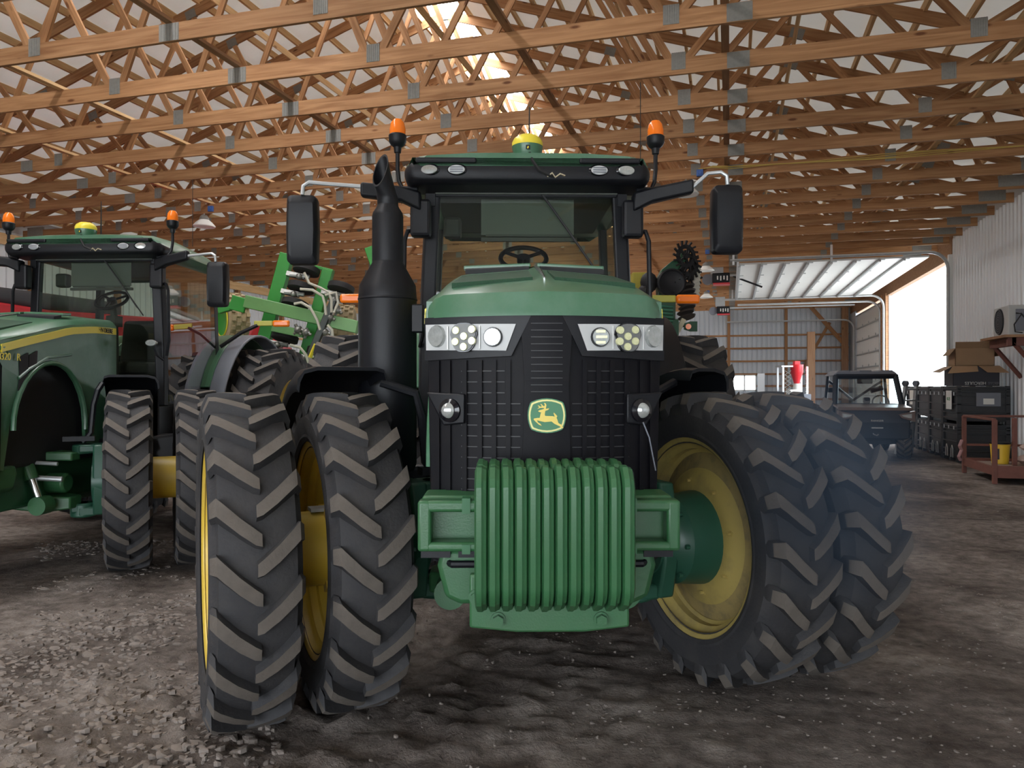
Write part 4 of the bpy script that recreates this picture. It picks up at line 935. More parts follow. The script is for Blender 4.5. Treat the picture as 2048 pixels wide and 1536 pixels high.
# folded planter behind the two tractors (left of the exhaust)
PD = 12.0; PL = lat(600, PD)
pla = tag(empty('planter', W(PL, PD), CAM_YAW), 'bright green folded planter frame with gauge wheels and pale hoses between the tractors', 'planter')
def P_(px, py, d=PD): return cf(px, py, d, PD, PL)
def beam(parent, name, p0, p1, w, t, m, bev=.01):
    p0, p1 = Vector(p0), Vector(p1); dv = p1 - p0; b = MB()
    x = dv.normalized(); up = Vector((0, 1, 0)); y = up; z = x.cross(y).normalized(); y = z.cross(x)
    rot = Matrix((x, y, z)).transposed(); b.box((p0 + p1) / 2, (dv.length, t, w), rot); return b.build(name, m, parent, 0, bev)
beam(pla, 'upright', P_(575, 508), P_(470, 900), .20, .16, GREENI); beam(pla, 'upright', P_(657, 540), P_(565, 880), .17, .16, GREENI)
b = MB(); c = P_(646, 538); b.box(c, (.34, .14, .05), (0, R(14), 0)); b.build('end_plate', GREENI, pla, 0, .008)
beam(pla, 'cross_bar', P_(492, 603, 11.6), P_(716, 655, 11.6), .19, .18, mat('pale_green_paint', (.16, .36, .12), .35, var=.15))
beam(pla, 'stub_bar', P_(545, 655, 11.7), P_(608, 668, 11.7), .12, .12, MATS['pale_green_paint'])
beam(pla, 'link_arm', P_(437, 620, 11.6), P_(492, 604, 11.6), .12, .10, GREENI); beam(pla, 'link_plate', P_(462, 604, 11.55), P_(492, 612, 11.55), .22, .06, GREENI)
beam(pla, 'hydraulic_cylinder', P_(668, 600, 11.5), P_(606, 745, 11.5), .10, .10, mat('dark_hydraulics', (.06, .065, .06), .35, .5))
beam(pla, 'mast', P_(738, 495, 12.6), P_(760, 560, 12.6), .14, .14, GREENI); beam(pla, 'mast', P_(760, 556, 12.6), P_(770, 900, 12.6), .14, .14, GREENI)
beam(pla, 'lower_frame', P_(420, 742, 11.8), P_(700, 752, 11.8), .14, .2, GREENI); beam(pla, 'lower_frame', P_(610, 748, 11.3), P_(655, 735, 11.3), .2, .3, GREENI)
for px, py in ((613, 540), (602, 575), (590, 608), (570, 675), (560, 708), (682, 576), (640, 705)):
    b = MB(); b.lathe([(-.05, .06), (-.055, .17), (-.04, .205), (.04, .205), (.055, .17), (.05, .06)], 24, 'z'); b.cyl((0, 0, -.04), (0, 0, .04), .07, n=12)
    gw = b.build('gauge_wheel', RUBBER, pla, 40, loc=P_(px, py, 11.9), rot=(R(-14), R(12), 0))
    b = MB(); b.box((-.12, -.05, -.14), (.28, .08, .07)); b.cyl((-.2, -.08, -.16), (.1, -.08, -.13), .035, n=8); b.ball((-.05, -.1, -.16), .05); b.build('wheel_arm', mat('bare_hardware', (.30, .30, .28), .35, .7, var=.4, vscale=20), gw, 40)
for pts in ([(608, 545), (618, 566), (640, 575), (658, 585), (663, 600), (663, 625)], [(600, 578), (625, 580), (645, 592), (650, 610), (652, 630)], [(588, 608), (602, 605), (620, 615), (634, 640), (640, 660)], [(580, 690), (600, 695), (612, 710), (618, 730)], [(618, 716), (632, 712), (645, 725), (648, 740)], [(650, 590), (672, 585), (676, 605), (668, 625)], [(655, 650), (664, 660), (666, 675), (658, 685)]):
    b = MB(); b.tube([P_(x, y, 11.45) for x, y in pts], .021, 6); b.build('hose', mat('pale_hose', (.62, .60, .50), .45), pla, 50)
for px, py in ((668, 600), (675, 620), (660, 635), (650, 665), (655, 690), (612, 665), (596, 660)):
    b = MB(); b.ball((0, 0, 0), .06, 8, 6); b.cyl((-.09, 0, .03), (.08, 0, -.02), .025, n=8); b.cyl((0, 0, -.09), (0, -.02, .07), .02, n=8); b.build('fitting', MATS['bare_hardware'], pla, 40, loc=P_(px, py, 11.5), rot=(0, R(px % 50), 0))
def knob_tire(Rr, w, rimr, m, n=20):
    b = MB(); b.lathe([(-w / 2 * .8, rimr), (-w / 2, Rr * .8), (-w / 2 * .9, Rr - .03), (0, Rr - .01), (w / 2 * .9, Rr - .03), (w / 2, Rr * .8), (w / 2 * .8, rimr)], 40, 'x')
    for k in range(n):
        for j in range(4):
            a = 2 * PI * (k + (j % 2) * .5) / n; b.box(((j - 1.5) * w * .23, -(Rr - .005) * math.cos(a), (Rr - .005) * math.sin(a)), (w * .17, .06, .035), (-a + PI / 2, 0, 0))
    return b.mesh('knob_tire', m, 30)
TAN = mat('tan_dusty_tire', (.42, .33, .20), .85, var=.25, vscale=12)
kt = knob_tire(.46, .34, .25, TAN)
for px, py, d, rz, nm in ((690, 668, 12.5, R(8), 'transport_tire'), (462, 642, 12.8, R(40), 'transport_tire')):
    t = link(nm, kt, pla, loc=P_(px, py, d), rot=(0, 0, rz)); b = MB(); b.lathe([(-.14, .26), (-.12, .2), (-.10, .0)], 24, 'x'); b.lathe([(.14, .26), (.12, .2), (.10, .0)], 24, 'x'); b.build('transport_rim', YELLOWC if px > 500 else GREENI, t, 40)
    b = MB(); b.lathe([(-.155, .245), (-.165, .26), (-.15, .275)], 24, 'x'); b.build('rim_ring', YELLOWC, t, 40)
for x in (-1.3, .7):
    t = link('ground_tire', kt, pla, loc=(x, .5, .46), rot=(0, 0, 0)); beam(pla, 'ground_leg', (x, .5, .46), (x, 0, 1.6), .12, .12, GREENI)
b = MB(); b.tube([P_(620, 715, 11.3), P_(630, 690, 11.3), P_(650, 700, 11.3), P_(655, 735, 11.3)], .03, 6); b.build('frame_guard', YELLOWC, pla, 40)
b = MB(); b.ball(P_(640, 728, 11.9), .22, 16, 10, (1.1, .8, 1.3)); b.build('seed_meter', mat('tan_plastic', (.45, .27, .12), .5), pla, 40)

# planter row units folded up, right of the central cab
RD = 12.5; RL = lat(1350, RD)
rowu = tag(empty('planter_row_unit', W(RL, RD), CAM_YAW), 'dark planter row unit with spiked wheels raised high right of the central cab', 'planter')
def Q_(px, py, d=RD): return cf(px, py, d, RD, RL)
for i, (px, py, d) in enumerate(((1372, 512, 12.3), (1378, 530, 12.5), (1380, 552, 12.7), (1376, 570, 12.9))):
    b = MB(); rr = .215; n = 16
    b.lathe([(-.012, .12), (-.012, rr * .86), (.012, rr * .86), (.012, .12)], 32, 'y'); b.lathe([(-.02, 0), (-.02, .05), (.02, .05), (.02, 0)], 12, 'y')
    for k in range(n):
        a = 2 * PI * k / n; b.box((rr * .93 * math.cos(a), 0, rr * .93 * math.sin(a)), (.10, .03, .028), (0, -a + .35, 0))
    for k in range(5): a = 2 * PI * k / 5; b.box((.08 * math.cos(a), 0, .08 * math.sin(a)), (.12, .02, .03), (0, -a, 0))
    b.build('spiked_wheel', BLACKM, rowu, 30, loc=Q_(px, py, d), rot=(0, 0, R(25)))
b = MB(); b.lathe([(-.06, 0), (-.055, .17), (-.075, .20), (-.06, .225), (.05, .225), (.06, .19)], 36, 'y'); b.build('drive_cover', BLACKP, rowu, 40, loc=Q_(1342, 566, 12.2))
for dx, dz in ((.05, .0), (.12, .05), (.03, -.15)): b = MB(); b.cyl((0, -.065, 0), (0, -.085, 0), .012, n=8); b.build('bolt', BLACKG, rowu, 30, loc=Q_(1342, 566, 12.2) + Vector((dx, -.01, dz)))
b = MB(); b.prism([(Q_(x, y).x, Q_(x, y).z) for x, y in ((1312, 560), (1322, 540), (1340, 525), (1358, 515), (1362, 500), (1372, 520), (1350, 545), (1348, 640), (1318, 640))], 'y', -.12, .1); b.build('row_unit_shank', mat('dark_green_paint', (.012, .07, .03), .4), rowu, 0, .01)
for k in range(7):
    b = MB(); b.lathe([(-.012, .0), (-.012, .13), (.012, .15), (.012, 0)], 20, 'z'); b.build('boot_disc', mat('dark_brown_rubber', (.05, .04, .035), .6), rowu, 40, loc=Q_(1372 + 2 * k % 5, 575 + k * 10, 12.6), rot=(R(-15), R(-12), 0))
for k in range(9):
    b = MB(); b.box((0, 0, 0), (.13, .05, .06), (0, R(-24), 0)); b.build('brush_segment', mat('cream_bristle', (.62, .60, .52), .7), rowu, 0, .01, loc=Q_(1394 - k * .4, 540 + k * 7.2, 12.7))
for k in range(6):
    b = MB(); b.cyl(Q_(1322, 612 + k * 7, 12.3), Q_(1346, 614 + k * 7, 12.3), .018, n=8); b.build('drain_tube', mat('teal_tube', (.05, .18, .12), .4), rowu, 40)
b = MB(); b.bb(-.7, -.42, -.05, .2, Q_(1300, 650).z, Q_(1280, 545).z); b.build('seed_hopper', mat('olive_yellow', (.40, .34, .04), .5), rowu, 0, .02)
b = MB(); b.ball(Q_(1298, 565, 12.3), .14, 10, 8, (1, .8, 1.2)); b.ball(Q_(1290, 582, 12.3), .11, 8, 6); b.build('hydraulic_motor', BLACKM, rowu, 40)
b = MB(); b.prism([(Q_(x, y).x, Q_(x, y).z) for x, y in ((1368, 647), (1380, 643), (1394, 643), (1394, 663), (1380, 663), (1368, 659))], 'y', -.03, .02); b.build('marker_plate', MATS['dark_green_paint'], rowu, 0)
b = MB(); b.cyl(Q_(1377, 653, 12.45), Q_(1377, 653, 12.36), .045, n=16); b.build('amber_marker', AMBER, rowu, 40)
beam(rowu, 'marker_arm', Q_(1346, 655), Q_(1370, 652), .03, .03, BLACKP, .004); beam(rowu, 'strut', Q_(1352, 668), Q_(1368, 638), .08, .06, mat('cream_paint', (.6, .58, .42), .5))
beam(rowu, 'row_post', Q_(1338, 640), Q_(1338, 765), .26, .3, MATS['dark_green_paint']); b = MB(); b.bb(-.45, .25, -.4, .4, .0, .95); b.build('row_unit_base', MATS['dark_green_paint'], rowu, 0, .03)
beam(rowu, 'hose_arm', Q_(1350, 670), Q_(1350, 720), .05, .05, STEEL, .004)

# red grain cart behind the left tractor
GD = 15.5; GL = lat(230, GD)
gc = tag(empty('grain_cart', W(GL, GD), CAM_YAW - R(6)), 'red grain cart with a white band standing behind the left tractor', 'grain cart')
b = MB(); b.loft([[(-3.4, -.9, 1.0), (2.2, -.9, 1.0), (2.2, .9, 1.0), (-3.4, .9, 1.0)], [(-4.4, -1.4, 2.6), (2.9, -1.4, 2.35), (2.9, 1.4, 2.35), (-4.4, 1.4, 2.6)], [(-4.4, -1.45, 3.55), (-1.2, -1.45, 3.35), (-1.2, 1.45, 3.35), (-4.4, 1.45, 3.55)]][:2]); b.build('hopper', RED, gc, 0, .04)
b = MB(); b.prism([(-4.4, 2.6), (-4.4, 3.5), (-2.6, 3.35), (-.4, 3.0), (2.9, 2.75), (2.9, 2.35)], 'y', -1.42, 1.42); b.build('hopper_side', RED, gc, 0, .04)
b = MB(); b.prism([(-4.42, 2.45), (-4.42, 3.05), (-2.6, 2.95), (-.6, 2.62), (-.2, 2.48)], 'y', -1.45, -1.40); b.build('white_band', PAPER, gc, 0)
b = MB(); b.tube([(-4.3, -1.2, 3.62), (-2.4, -1.2, 3.42), (.8, -1.2, 2.98)], .16, 12); b.build('rolled_tarp', mat('charcoal_tarp', (.05, .05, .055), .7), gc, 40)
b = MB(); b.tube([(2.2, -1.0, 1.1), (3.4, -1.1, 2.2), (3.6, -1.1, 2.7)], .16, 12); b.build('auger_tube', RED, gc, 40)
b = MB(); b.bb(2.6, 3.8, -1.2, -.2, 1.75, 2.35); b.build('gear_box', mat('dark_red', (.24, .02, .03), .45), gc, 0, .05)
kt2 = knob_tire(.8, .6, .4, RUBBER, 18)
for y in (-1.0, 1.0): t = link('cart_tire', kt2, gc, loc=(-.6, y, .8), rot=(0, 0, R(90)))
b = MB(); b.cyl((-.6, -1.1, .8), (-.6, 1.1, .8), .1, n=12); b.bb(-.8, -.4, -.6, .6, .8, 1.1); b.build('axle', BLACKM, gc, 0)

# ---- high-bay lamps and ceiling electrics
def highbay(px, py, r, lab):
    z = ZC - .295; d = (z - EYE) * FPX / (HORIZ - py)
    p = W(lat(px, d), d, z); k = round((p.y - TY0) / TSP); f = (TY0 + TSP * k) / p.y
    t = tag(empty('high_bay_lamp', (p.x * f, p.y * f, z)), lab, 'lamp', 'high bay lamps')
    b = MB(); b.lathe([(0, r), (.02, r * 1.02), (.10, r * .72), (.16, r * .40), (.18, r * .38)], 24, 'z'); b.lathe([(.01, r * .96), (.09, r * .68), (.15, r * .36)], 24, 'z'); b.build('reflector', WHITE, t, 40)
    b = MB(); b.lathe([(.015, 0), (.012, r * .93)], 24, 'z'); b.build('diffuser', mat('lamp_diffuser', (.85, .85, .82), .4), t, 40)
    b = MB(); b.lathe([(.15, 0), (.15, r * .42), (.17, r * .46), (.23, r * .36), (.265, r * .2), (.27, 0)], 16, 'z'); b.build('housing', PLATE, t, 40)
    b = MB(); b.tube([(0, 0, .27), (0, 0, .30)], .012, 6); b.build('hook', STEEL, t)
highbay(1372, 392, .235, 'white high bay lamp hanging beside the right mirror of the central tractor')
highbay(408, 450, .235, 'white high bay lamp hanging above the left tractor')
highbay(1412, 539, .25, 'white high bay lamp hanging just below the right mirror, nearer of the far pair')
highbay(1413, 594, .25, 'farthest white high bay lamp, hanging left of the lower door opener')
for i, (px, py, lab) in enumerate(((1400, 356, 'small blue junction box on the chord near the right mirror tube'), (421, 420, 'small blue junction box on the chord above the left tractor lamp'), (1415, 511, 'small blue junction box right of the raised spiked wheels'), (1437, 537, 'small blue junction box above the upper door opener'), (1416, 583, 'small blue junction box beside the farthest lamp'))):
    z = ZC + .08; d = (z - EYE) * FPX / (HORIZ - py); p = W(lat(px, d), d, z); k = round((p.y - TY0) / TSP); y = TY0 + TSP * k - .052; f = y / p.y
    b = MB(); b.bb(-.06, .06, -.03, .03, -.06, .06); b.cyl((0, -.03, 0), (0, -.045, 0), .035, n=12); o = b.build('junction_box', BLUEB, None, 0, .008, loc=(p.x * f, y, z)); tag(o, lab, 'junction box', 'blue junction boxes')
cb = MB(); yc = TY0 + TSP * 6 - .035
for j in range(4): cb.tube([(-.55 + .05 * j, yc, ZC + .16), (-.3, yc, ZC + .17 + .008 * j)] + [(x, yc, ZC + .12 + .014 * j + .02 * math.sin(x * 1.7 + j)) for x in [.2 * q for q in range(28)]], .008, 5)
tag(cb.build('cable_bundle', WIREY), 'yellowish cable bundle stapled along a truss chord at right', 'cable')
for i, (py, yd, lab) in enumerate(((552, DY0 + 3.0, 'black motor door opener with red stripe on the nearer rail'), (601, D2Y0 + 2.2, 'black motor door opener with red stripe on the farther rail'))):
    z = ZC - .35 if i == 0 else ZC - .55
    op = tag(empty('door_opener', (XR - 6.2, yd, z)), lab, 'door opener', 'door openers')
    b = MB(); b.bb(-.05, .5, -.2, .2, -.12, .2); b.build('motor_case', BLACKP, op, 0, .03)
    b = MB(); b.lathe([(-.1, 0), (-.1, .17), (.1, .17), (.1, 0)], 20, 'y', (-.2, 0, .02)); b.build('pulley', GREYP, op, 40)
    b = MB(); b.bb(-.02, .5, -.21, .21, -.17, -.12); b.build('red_stripe', RED, op, 0)
    for xx in (.1, .2, .3, .4):
        b = MB(); b.bb(xx, xx + .04, -.215, -.2, -.05 + .3 * (xx % .2), .1); b.build('sticker', PAPER, op, 0)
    b = MB(); b.bb(.5, 5.5, -.03, .03, .1, .16); b.build('rail', STEEL, op, 0)
    b = MB(); b.bb(-.1, .3, -.03, .03, .2, .2 + ZC + .1 - z - .2); b.build('hanger', STEEL, op, 0)
    if i == 0: b = MB(); b.tube([(.6, 0, .1), (1.5, 0, -.28)], .03, 6); b.build('door_arm', BLACKP, op)
tp = board('post', W(lat(1622, 33), 33, -.05), W(lat(1622, 33), 33, hgt(664, 33)), .42, .3, WOODB, wall_back)

# ---- utility vehicle
UV = W(lat(1722, 18.3), 18.3)
u = tag(empty('utility_vehicle', UV, R(3)), 'black and bronze side-by-side utility vehicle with windshield parked by the open door', 'utility vehicle')
b = MB(); b.prism([(-1.45, .42), (-1.50, .80), (-1.44, 1.10), (-.75, 1.17), (-.70, .42)], 'x', -.70, .70); b.build('front_body', mat('dark_plastic_body', (.02, .022, .028), .5), u, 0, .04)
b = MB(); b.prism([(-1.48, 1.06), (-1.40, 1.13), (-.74, 1.19), (-.74, 1.14)], 'x', -.76, .76); b.build('hood', BROWNV, u, 0, .02)
for s in (-1, 1):
    b = MB(); b.prism([(s * .78, 1.06), (s * .44, .98), (s * .50, .90), (s * .78, .82)], 'y', -1.55, -1.40); b.build('fender_flare', BROWNV, u, 0, .01)
    b = MB(); b.prism([(s * .70, 1.0), (s * .50, .965), (s * .54, .93), (s * .70, .90)], 'y', -1.565, -1.49); b.build('headlamp', LENS, u, 0)
    b = MB(); b.tube([(s * .70, -.72, 1.12), (s * .64, -.40, 1.86), (s * .64, .55, 1.88), (s * .72, .62, .9)], .035, 8); b.build('roll_cage_tube', BLACKP, u)
    b = MB(); b.bb(s * .66, s * .72, -.70, .60, .45, .55); b.bb(s * .66, s * .74, -.05, .60, .55, 1.05); b.build('side_panel', BROWNV, u, 0, .02)
    kt3 = tire_mesh(.34, .26, .29, .18, .03, 16)
    for y in (-1.12, 1.0):
        t = link('wheel_tire', kt3, u, loc=(s * .66, y, .34), rot=(0, 0, R(-14) if y < 0 else 0)); b = MB(); b.lathe([(s * .10, .18), (s * .08, .16), (s * .10, .08), (s * .10, 0)], 20, 'x'); b.lathe([(-s * .10, .18), (-s * .02, .16), (-s * .02, 0)], 20, 'x'); b.build('wheel_rim', BLACKP, t, 40)
for y in (-1.12, 1.0): b = MB(); b.cyl((-.6, y, .36), (.6, y, .36), .05, n=10); b.bb(-.35, .35, y - .25, y + .25, .32, .55); b.build('axle_beam', BLACKM, u, 0)
b = MB(); b.bb(-.62, .62, -1.0, 1.4, .42, .56); b.build('underbody', BLACKM, u, 0, .02)
b = MB(); b.prism([(-.72, 1.84), (-.60, 1.95), (-.30, 1.935), (.30, 1.935), (.60, 1.95), (.72, 1.84)], 'y', -.50, .66); ro = b.build('roof', GREYP, u, 0, .02)
for x in (-.45, 0, .45): b = MB(); b.bb(x - .13, x + .13, -.48, .62, 1.935, 1.965); b.build('roof_rib', GREYP, ro, 0, .01)
b = MB()
for s in (-1, 1): b.tube([(s * .71, -.74, 1.16), (s * .64, -.46, 1.84)], .065, 8)
b.tube([(-.64, -.46, 1.83), (.64, -.46, 1.83)], .065, 8); b.tube([(-.70, -.74, 1.16), (.70, -.74, 1.16)], .04, 8); b.build('windshield_frame', BLACKP, u)
b = MB(); b.add([(-.68, -.735, 1.18), (.68, -.735, 1.18), (.62, -.45, 1.82), (-.62, -.45, 1.82)], [(0, 1, 2, 3)]); b.build('windshield', glass_mat('tinted_windshield', (.78, .92, .94), .16), u, 0)
b = MB(); b.bb(-.62, .62, .10, .60, .60, .84); b.bb(-.62, .62, .46, .62, .84, 1.18); b.build('bench_seat', DARKSEAT, u, 0, .05)
b = MB(); b.tube([(-.60, .64, 1.72), (-.05, .64, 1.25)], .03, 8); b.tube([(.60, .64, 1.72), (-.05, .64, 1.25)], .03, 8); b.tube([(-.62, .64, 1.5), (-.4, .64, 1.5)], .06, 8); b.tube([(.62, .64, 1.56), (.35, .64, 1.48)], .06, 8); b.build('rear_brace', BLACKP, u)
b = MB(); pts = [(.36 + .18 * math.cos(2 * PI * k / 20), -.32 + .05 * math.sin(2 * PI * k / 20), 1.22 + .16 * math.sin(2 * PI * k / 20)) for k in range(21)]; b.tube(pts, .018, 6, False); b.tube([(.36, -.32, 1.22), (.36, -.55, 1.1)], .02, 6); b.build('steering_wheel', BLACKP, u)
b = MB(); b.bb(-.65, .65, -.74, -.45, 1.0, 1.2); b.bb(-.08, .06, -.70, -.55, 1.2, 1.34); b.build('dashboard', BLACKP, u, 0, .03)
b = MB(); b.box((0, -.40, 1.72), (.34, .04, .13)); b.build('rear_view_mirror', BLACKP, u, 0, .02)
b = MB(); b.bb(-.72, .72, .70, 1.55, .72, 1.10); b.build('cargo_bed', BLACKP, u, 0, .03)
lettering('RANGER', .055, PAPER, u, (.02, -1.515, .84), (R(90), 0, 0), 1.2)
b = MB(); b.bb(-.10, .14, -1.53, -1.46, .665, .70); b.build('winch_fairlead', STEEL, u, 0, .01)
b = MB(); b.tube([(-.06, -1.50, .56), (-.06, -1.56, .54), (.0, -1.56, .52), (.04, -1.52, .54)], .014, 6); b.build('tow_hook', STEEL, u)

# ---- seed boxes along the right wall, two high
SX0, SX1 = 4.58, 5.56
def seed_box(lower):
    t = empty('seed_box'); w = SX1 - SX0; L = 1.20; h = .80
    b = MB(); b.bb(.03, w - .03, .03, L - .03, .06, h - .04); b.build('bin_body', SEEDB, t, 0, .01)
    for z in (.10, .22, .40, .58, .66, .72):
        b = MB(); b.bb(.0, w, .0, L, z, z + .03); b.build('rib', SEEDB, t, 0, .006)
    for y in (.0, L - .08):
        for x in (.0, w - .08): b = MB(); b.bb(x, x + .08, y, y + .08, 0, h); b.build('corner_post', SEEDB, t, 0, .006)
    b = MB(); b.bb(.01, w - .01, .01, L - .01, h - .05, h - .01)
    b.build('lid', SEEDB, t, 0, .008)
    if lower:
        for y in (.30, .72): b = MB(); b.tube([(-.01, y, .08), (-.01, y, .26), (-.01, y + .07, .33), (-.01, y + .14, .26), (-.01, y + .14, .08)], .012, 6); b.build('discharge_gate', ALU, t)
        b = MB()
        for y in (.05, .55, 1.05): b.bb(.0, w, y, y + .1, -.0, .07)
        b.build('skid', SEEDB, t, 0)
    for y in (.22, .62, .98): b = MB(); b.bb(-.012, .0, y, y + .05, h - .2 if not lower else h - .12, h - .13 if not lower else h - .05); b.build('latch', STEEL, t, 0)
    return t
names = ['nearest', 'second', 'third', 'fourth']
s_up = seed_box(False); s_lo = seed_box(True)
for i in range(4):
    for lv, src in ((0, s_lo), (1, s_up)):
        t = src if i == 0 else copy_tree(src)
        t.location = (SX0, 18.05 + i * 1.215, .0 if lv == 0 else .80)
        tag(t, 'black plastic seed box, %s of its row from the cart, %s layer' % (names[i], 'upper' if lv else 'lower'), 'seed box', 'stacked black seed boxes')
for i, (yy, z, w, h, tx) in enumerate(((18.42, 1.10, .42, .40, 'LG-2 GO'), (21.95, 1.12, .42, .40, 'LG-2'))):
    b = MB(); b.bb(SX0 - .022, SX0 - .012, yy, yy + w, z, z + h); o = b.build('paper_label', PAPER, s_up if i == 0 else None, 0)
    if i == 0: o.location = o.location - s_up.location
    else: o.name = 'paper_sheet'; tag(o, 'white paper sheet on the seed boxes behind the ladder', 'sheet')
    if i == 0: lettering('01-23', .10, mat('green_ink', (.15, .35, .2), .8), o, (SX0 - .026, yy + w / 2, z + h * .55), (R(90), 0, R(-90)))
b = MB(); b.bb(.35, .80, -.012, .0, .38, .66); o = b.build('grey_placard', GREYP, s_up, 0); b = MB(); b.bb(.48, .68, -.016, -.012, .42, .54); b.build('placard_slip', PAPER, o, 0)

# ---- cartons on top
def carton(name, x0, x1, y0, y1, z0, z1, m, lab, flaps):
    t = tag(empty(name, (x0, y0, z0)), lab, 'carton'); w, l, h = x1 - x0, y1 - y0, z1 - z0; th = .008
    b = MB(); b.bb(0, w, 0, th, 0, h); b.bb(0, w, l - th, l, 0, h); b.bb(0, th, 0, l, 0, h); b.bb(w - th, w, 0, l, 0, h); b.bb(0, w, 0, l, 0, th); b.build('box_walls', m, t, 0)
    for nm, pts in flaps: b = MB(); poly_solid(b, pts, (0, .006, .004)); b.build(nm, CARD, t, 0)
    return t
c1 = carton('carton', 4.55, 5.42, 18.25, 18.95, 1.602, 2.02, CARDK, 'black printed carton with open cardboard flaps on the seed boxes', [
    ('flap', [(0, 0, .42), (.46, 0, .42), (.42, -.22, .30), (-.16, -.26, .26)]), ('flap', [(.48, 0, .42), (.87, 0, .42), (.98, -.24, .27), (.58, -.24, .28)]), ('flap', [(0, 0, .42), (0, .70, .42), (-.26, .68, .30), (-.24, .0, .28)])])
lettering('HERCULES', .085, PAPER, c1, (.42, -.012, .06), (R(90), R(180), 0)); lettering('HERCULES', .075, GREYP, c1, (.76, -.012, .06), (R(90), R(180), 0), .6);
carton('carton', 4.62, 5.36, 18.35, 18.90, 2.03, 2.40, CARD, 'plain brown cardboard carton on top of the pile of boxes', [('flap', [(0, 0, .37), (.74, 0, .37), (.76, -.10, .50), (-.02, -.10, .50)]), ('flap', [(0, 0, .37), (0, .55, .37), (-.12, .55, .22), (-.12, 0, .22)]), ('flap', [(.74, 0, .37), (.74, .55, .37), (.82, .55, .2), (.82, 0, .2)])])

# ---- heat pump on its wall shelf
sh = tag(empty('wall_shelf', (5.10, 16.75, 2.52)), 'rusty steel bracket shelf on the right wall under the heat pump', 'shelf')
b = MB(); b.bb(-.12, .58, -.25, 1.2, 0, .05); b.build('shelf_plate', WOODB, sh, 0)
b = MB(); b.bb(.02, .10, -.2, 1.1, -.16, 0); b.bb(-.05, .58, -.2, -.12, -.16, 0); b.build('shelf_beam', RUST, sh, 0, .006)
for y in (-.16, 1.0): b = MB(); b.tube([(.06, y, -.1), (.56, y, -.75)], .045, 4); b.build('brace', RUST, sh, 0)
ac = tag(empty('heat_pump', (5.14, 16.8, 2.575)), 'grey heat pump unit with round fan on the wall shelf', 'air conditioner')
b = MB(); b.bb(0, .38, 0, .86, .0, .58); b.build('cabinet', mat('grey_cabinet', (.45, .46, .45), .5), ac, 0, .02)
b = MB(); b.lathe([(-.02, .0), (-.02, .04), (-.005, .23), (-.02, .25), (.0, .26)], 28, 'x', (0, .50, .29)); b.build('fan_grille', BLACKM, ac, 40)
for k in range(5): b = MB(); b.lathe([(-.03, .05 + .045 * k), (-.03, .056 + .045 * k)], 28, 'x', (0, .50, .29)); b.build('grille_ring', GREYP, ac, 0)
b = MB(); b.bb(.12, .30, -.03, .0, .08, .50); b.build('service_cover', GREYP, ac, 0, .01)
b = MB(); b.tube([(.12, -.03, .42), (.20, -.08, .40), (.08, -.06, .2), (.10, -.05, .06), (.22, -.06, .04)], .012, 6); b.tube([(.20, -.03, .42), (.30, -.08, .25), (.36, -.06, .1)], .012, 6); b.build('refrigerant_line', CABLE, ac)

# ---- steel platform cart with bucket and sacks
cx0, cx1, cy0, cy1 = 4.16, 5.60, 14.25, 15.95
ct = tag(empty('platform_cart', (cx0, cy0, 0)), 'rust-red tubular steel platform cart at the right edge', 'cart')
w, l = cx1 - cx0, cy1 - cy0
b = MB(); b.bb(0, w, 0, l, .20, .23); b.build('deck', mat('worn_deck', (.28, .22, .19), .8, var=.3), ct, 0)
b = MB(); b.bb(-.02, w, -.03, .03, .10, .30); b.bb(-.03, .03, 0, l, .14, .28); b.bb(0, w, l - .03, l + .03, .14, .28); b.build('deck_frame', RUST, ct, 0, .006)
for x, y in ((0, 0), (0, l), (w - .05, 0), (w - .05, l), (.55, l * .5)): b = MB(); b.bb(x - .035, x + .035, y - .035, y + .035, .0 if (x, y) != (.55, l * .5) else .23, 1.05); b.build('post', RUST, ct, 0, .008)
b = MB()
for z in (.50, 1.03): b.bb(0, w, l - .025, l + .025, z, z + .04); b.bb(w - .07, w - .03, 0, l, z, z + .04)
b.bb(-.025, .025, 0, l, 1.03, 1.07); b.bb(0, w, -.025, .025, .62, .66) if False else None
b.build('rail', RUST, ct, 0, .006)
b = MB(); b.tube([(-.05, l - .05, .6), (-.10, l - .1, .5), (-.06, l - .06, .42), (-.12, l - .12, .3), (-.08, l - .08, .24)], .03, 6); b.build('rope', mat('faded_rope', (.35, .2, .2), .9), ct, 40)
bk = tag(empty('bucket', (cx0 + .42, cy0 + 1.15, .235)), 'yellow plastic bucket with black lid standing on the platform cart', 'bucket')
b = MB(); b.lathe([(0, 0), (0, .13), (.33, .155), (.335, .163), (.345, .163), (.345, .15), (.02, .12)], 24, 'z'); b.build('pail', mat('yellow_pail', (.75, .50, .04), .45), bk, 40)
b = MB(); b.lathe([(.345, .0), (.345, .165), (.375, .168), (.38, .15), (.375, 0)], 24, 'z'); b.build('lid', BLACKP, bk, 40)
b = MB(); b.lathe([(.08, .1395), (.27, .1535)], 8, 'z', (0, 0, 0), R(200), R(250)); b.build('label', CARDK, bk, 40)
def sack(x, y, z, sx, sy, sz, rz, lab):
    b = MB(); rings = []
    for i in range(9):
        t = -1 + 2 * i / 8; k = (1 - abs(t) ** 5) ** .5 if abs(t) < 1 else .0; k = max(k, .18)
        rings.append([(t * sx / 2, (sy / 2) * (.55 + .45 * k) * math.cos(2 * PI * j / 14), sz / 2 + sz / 2 * k * math.sin(2 * PI * j / 14) * (1 + .12 * noise.noise(Vector((t * 3, j, rz))))) for j in range(14)])
    b.loft(rings); tag(b.build('sack', SACK, None, 50, loc=(x, y, z), rot=(0, 0, rz)), lab, 'sack', 'paper sacks on the cart')
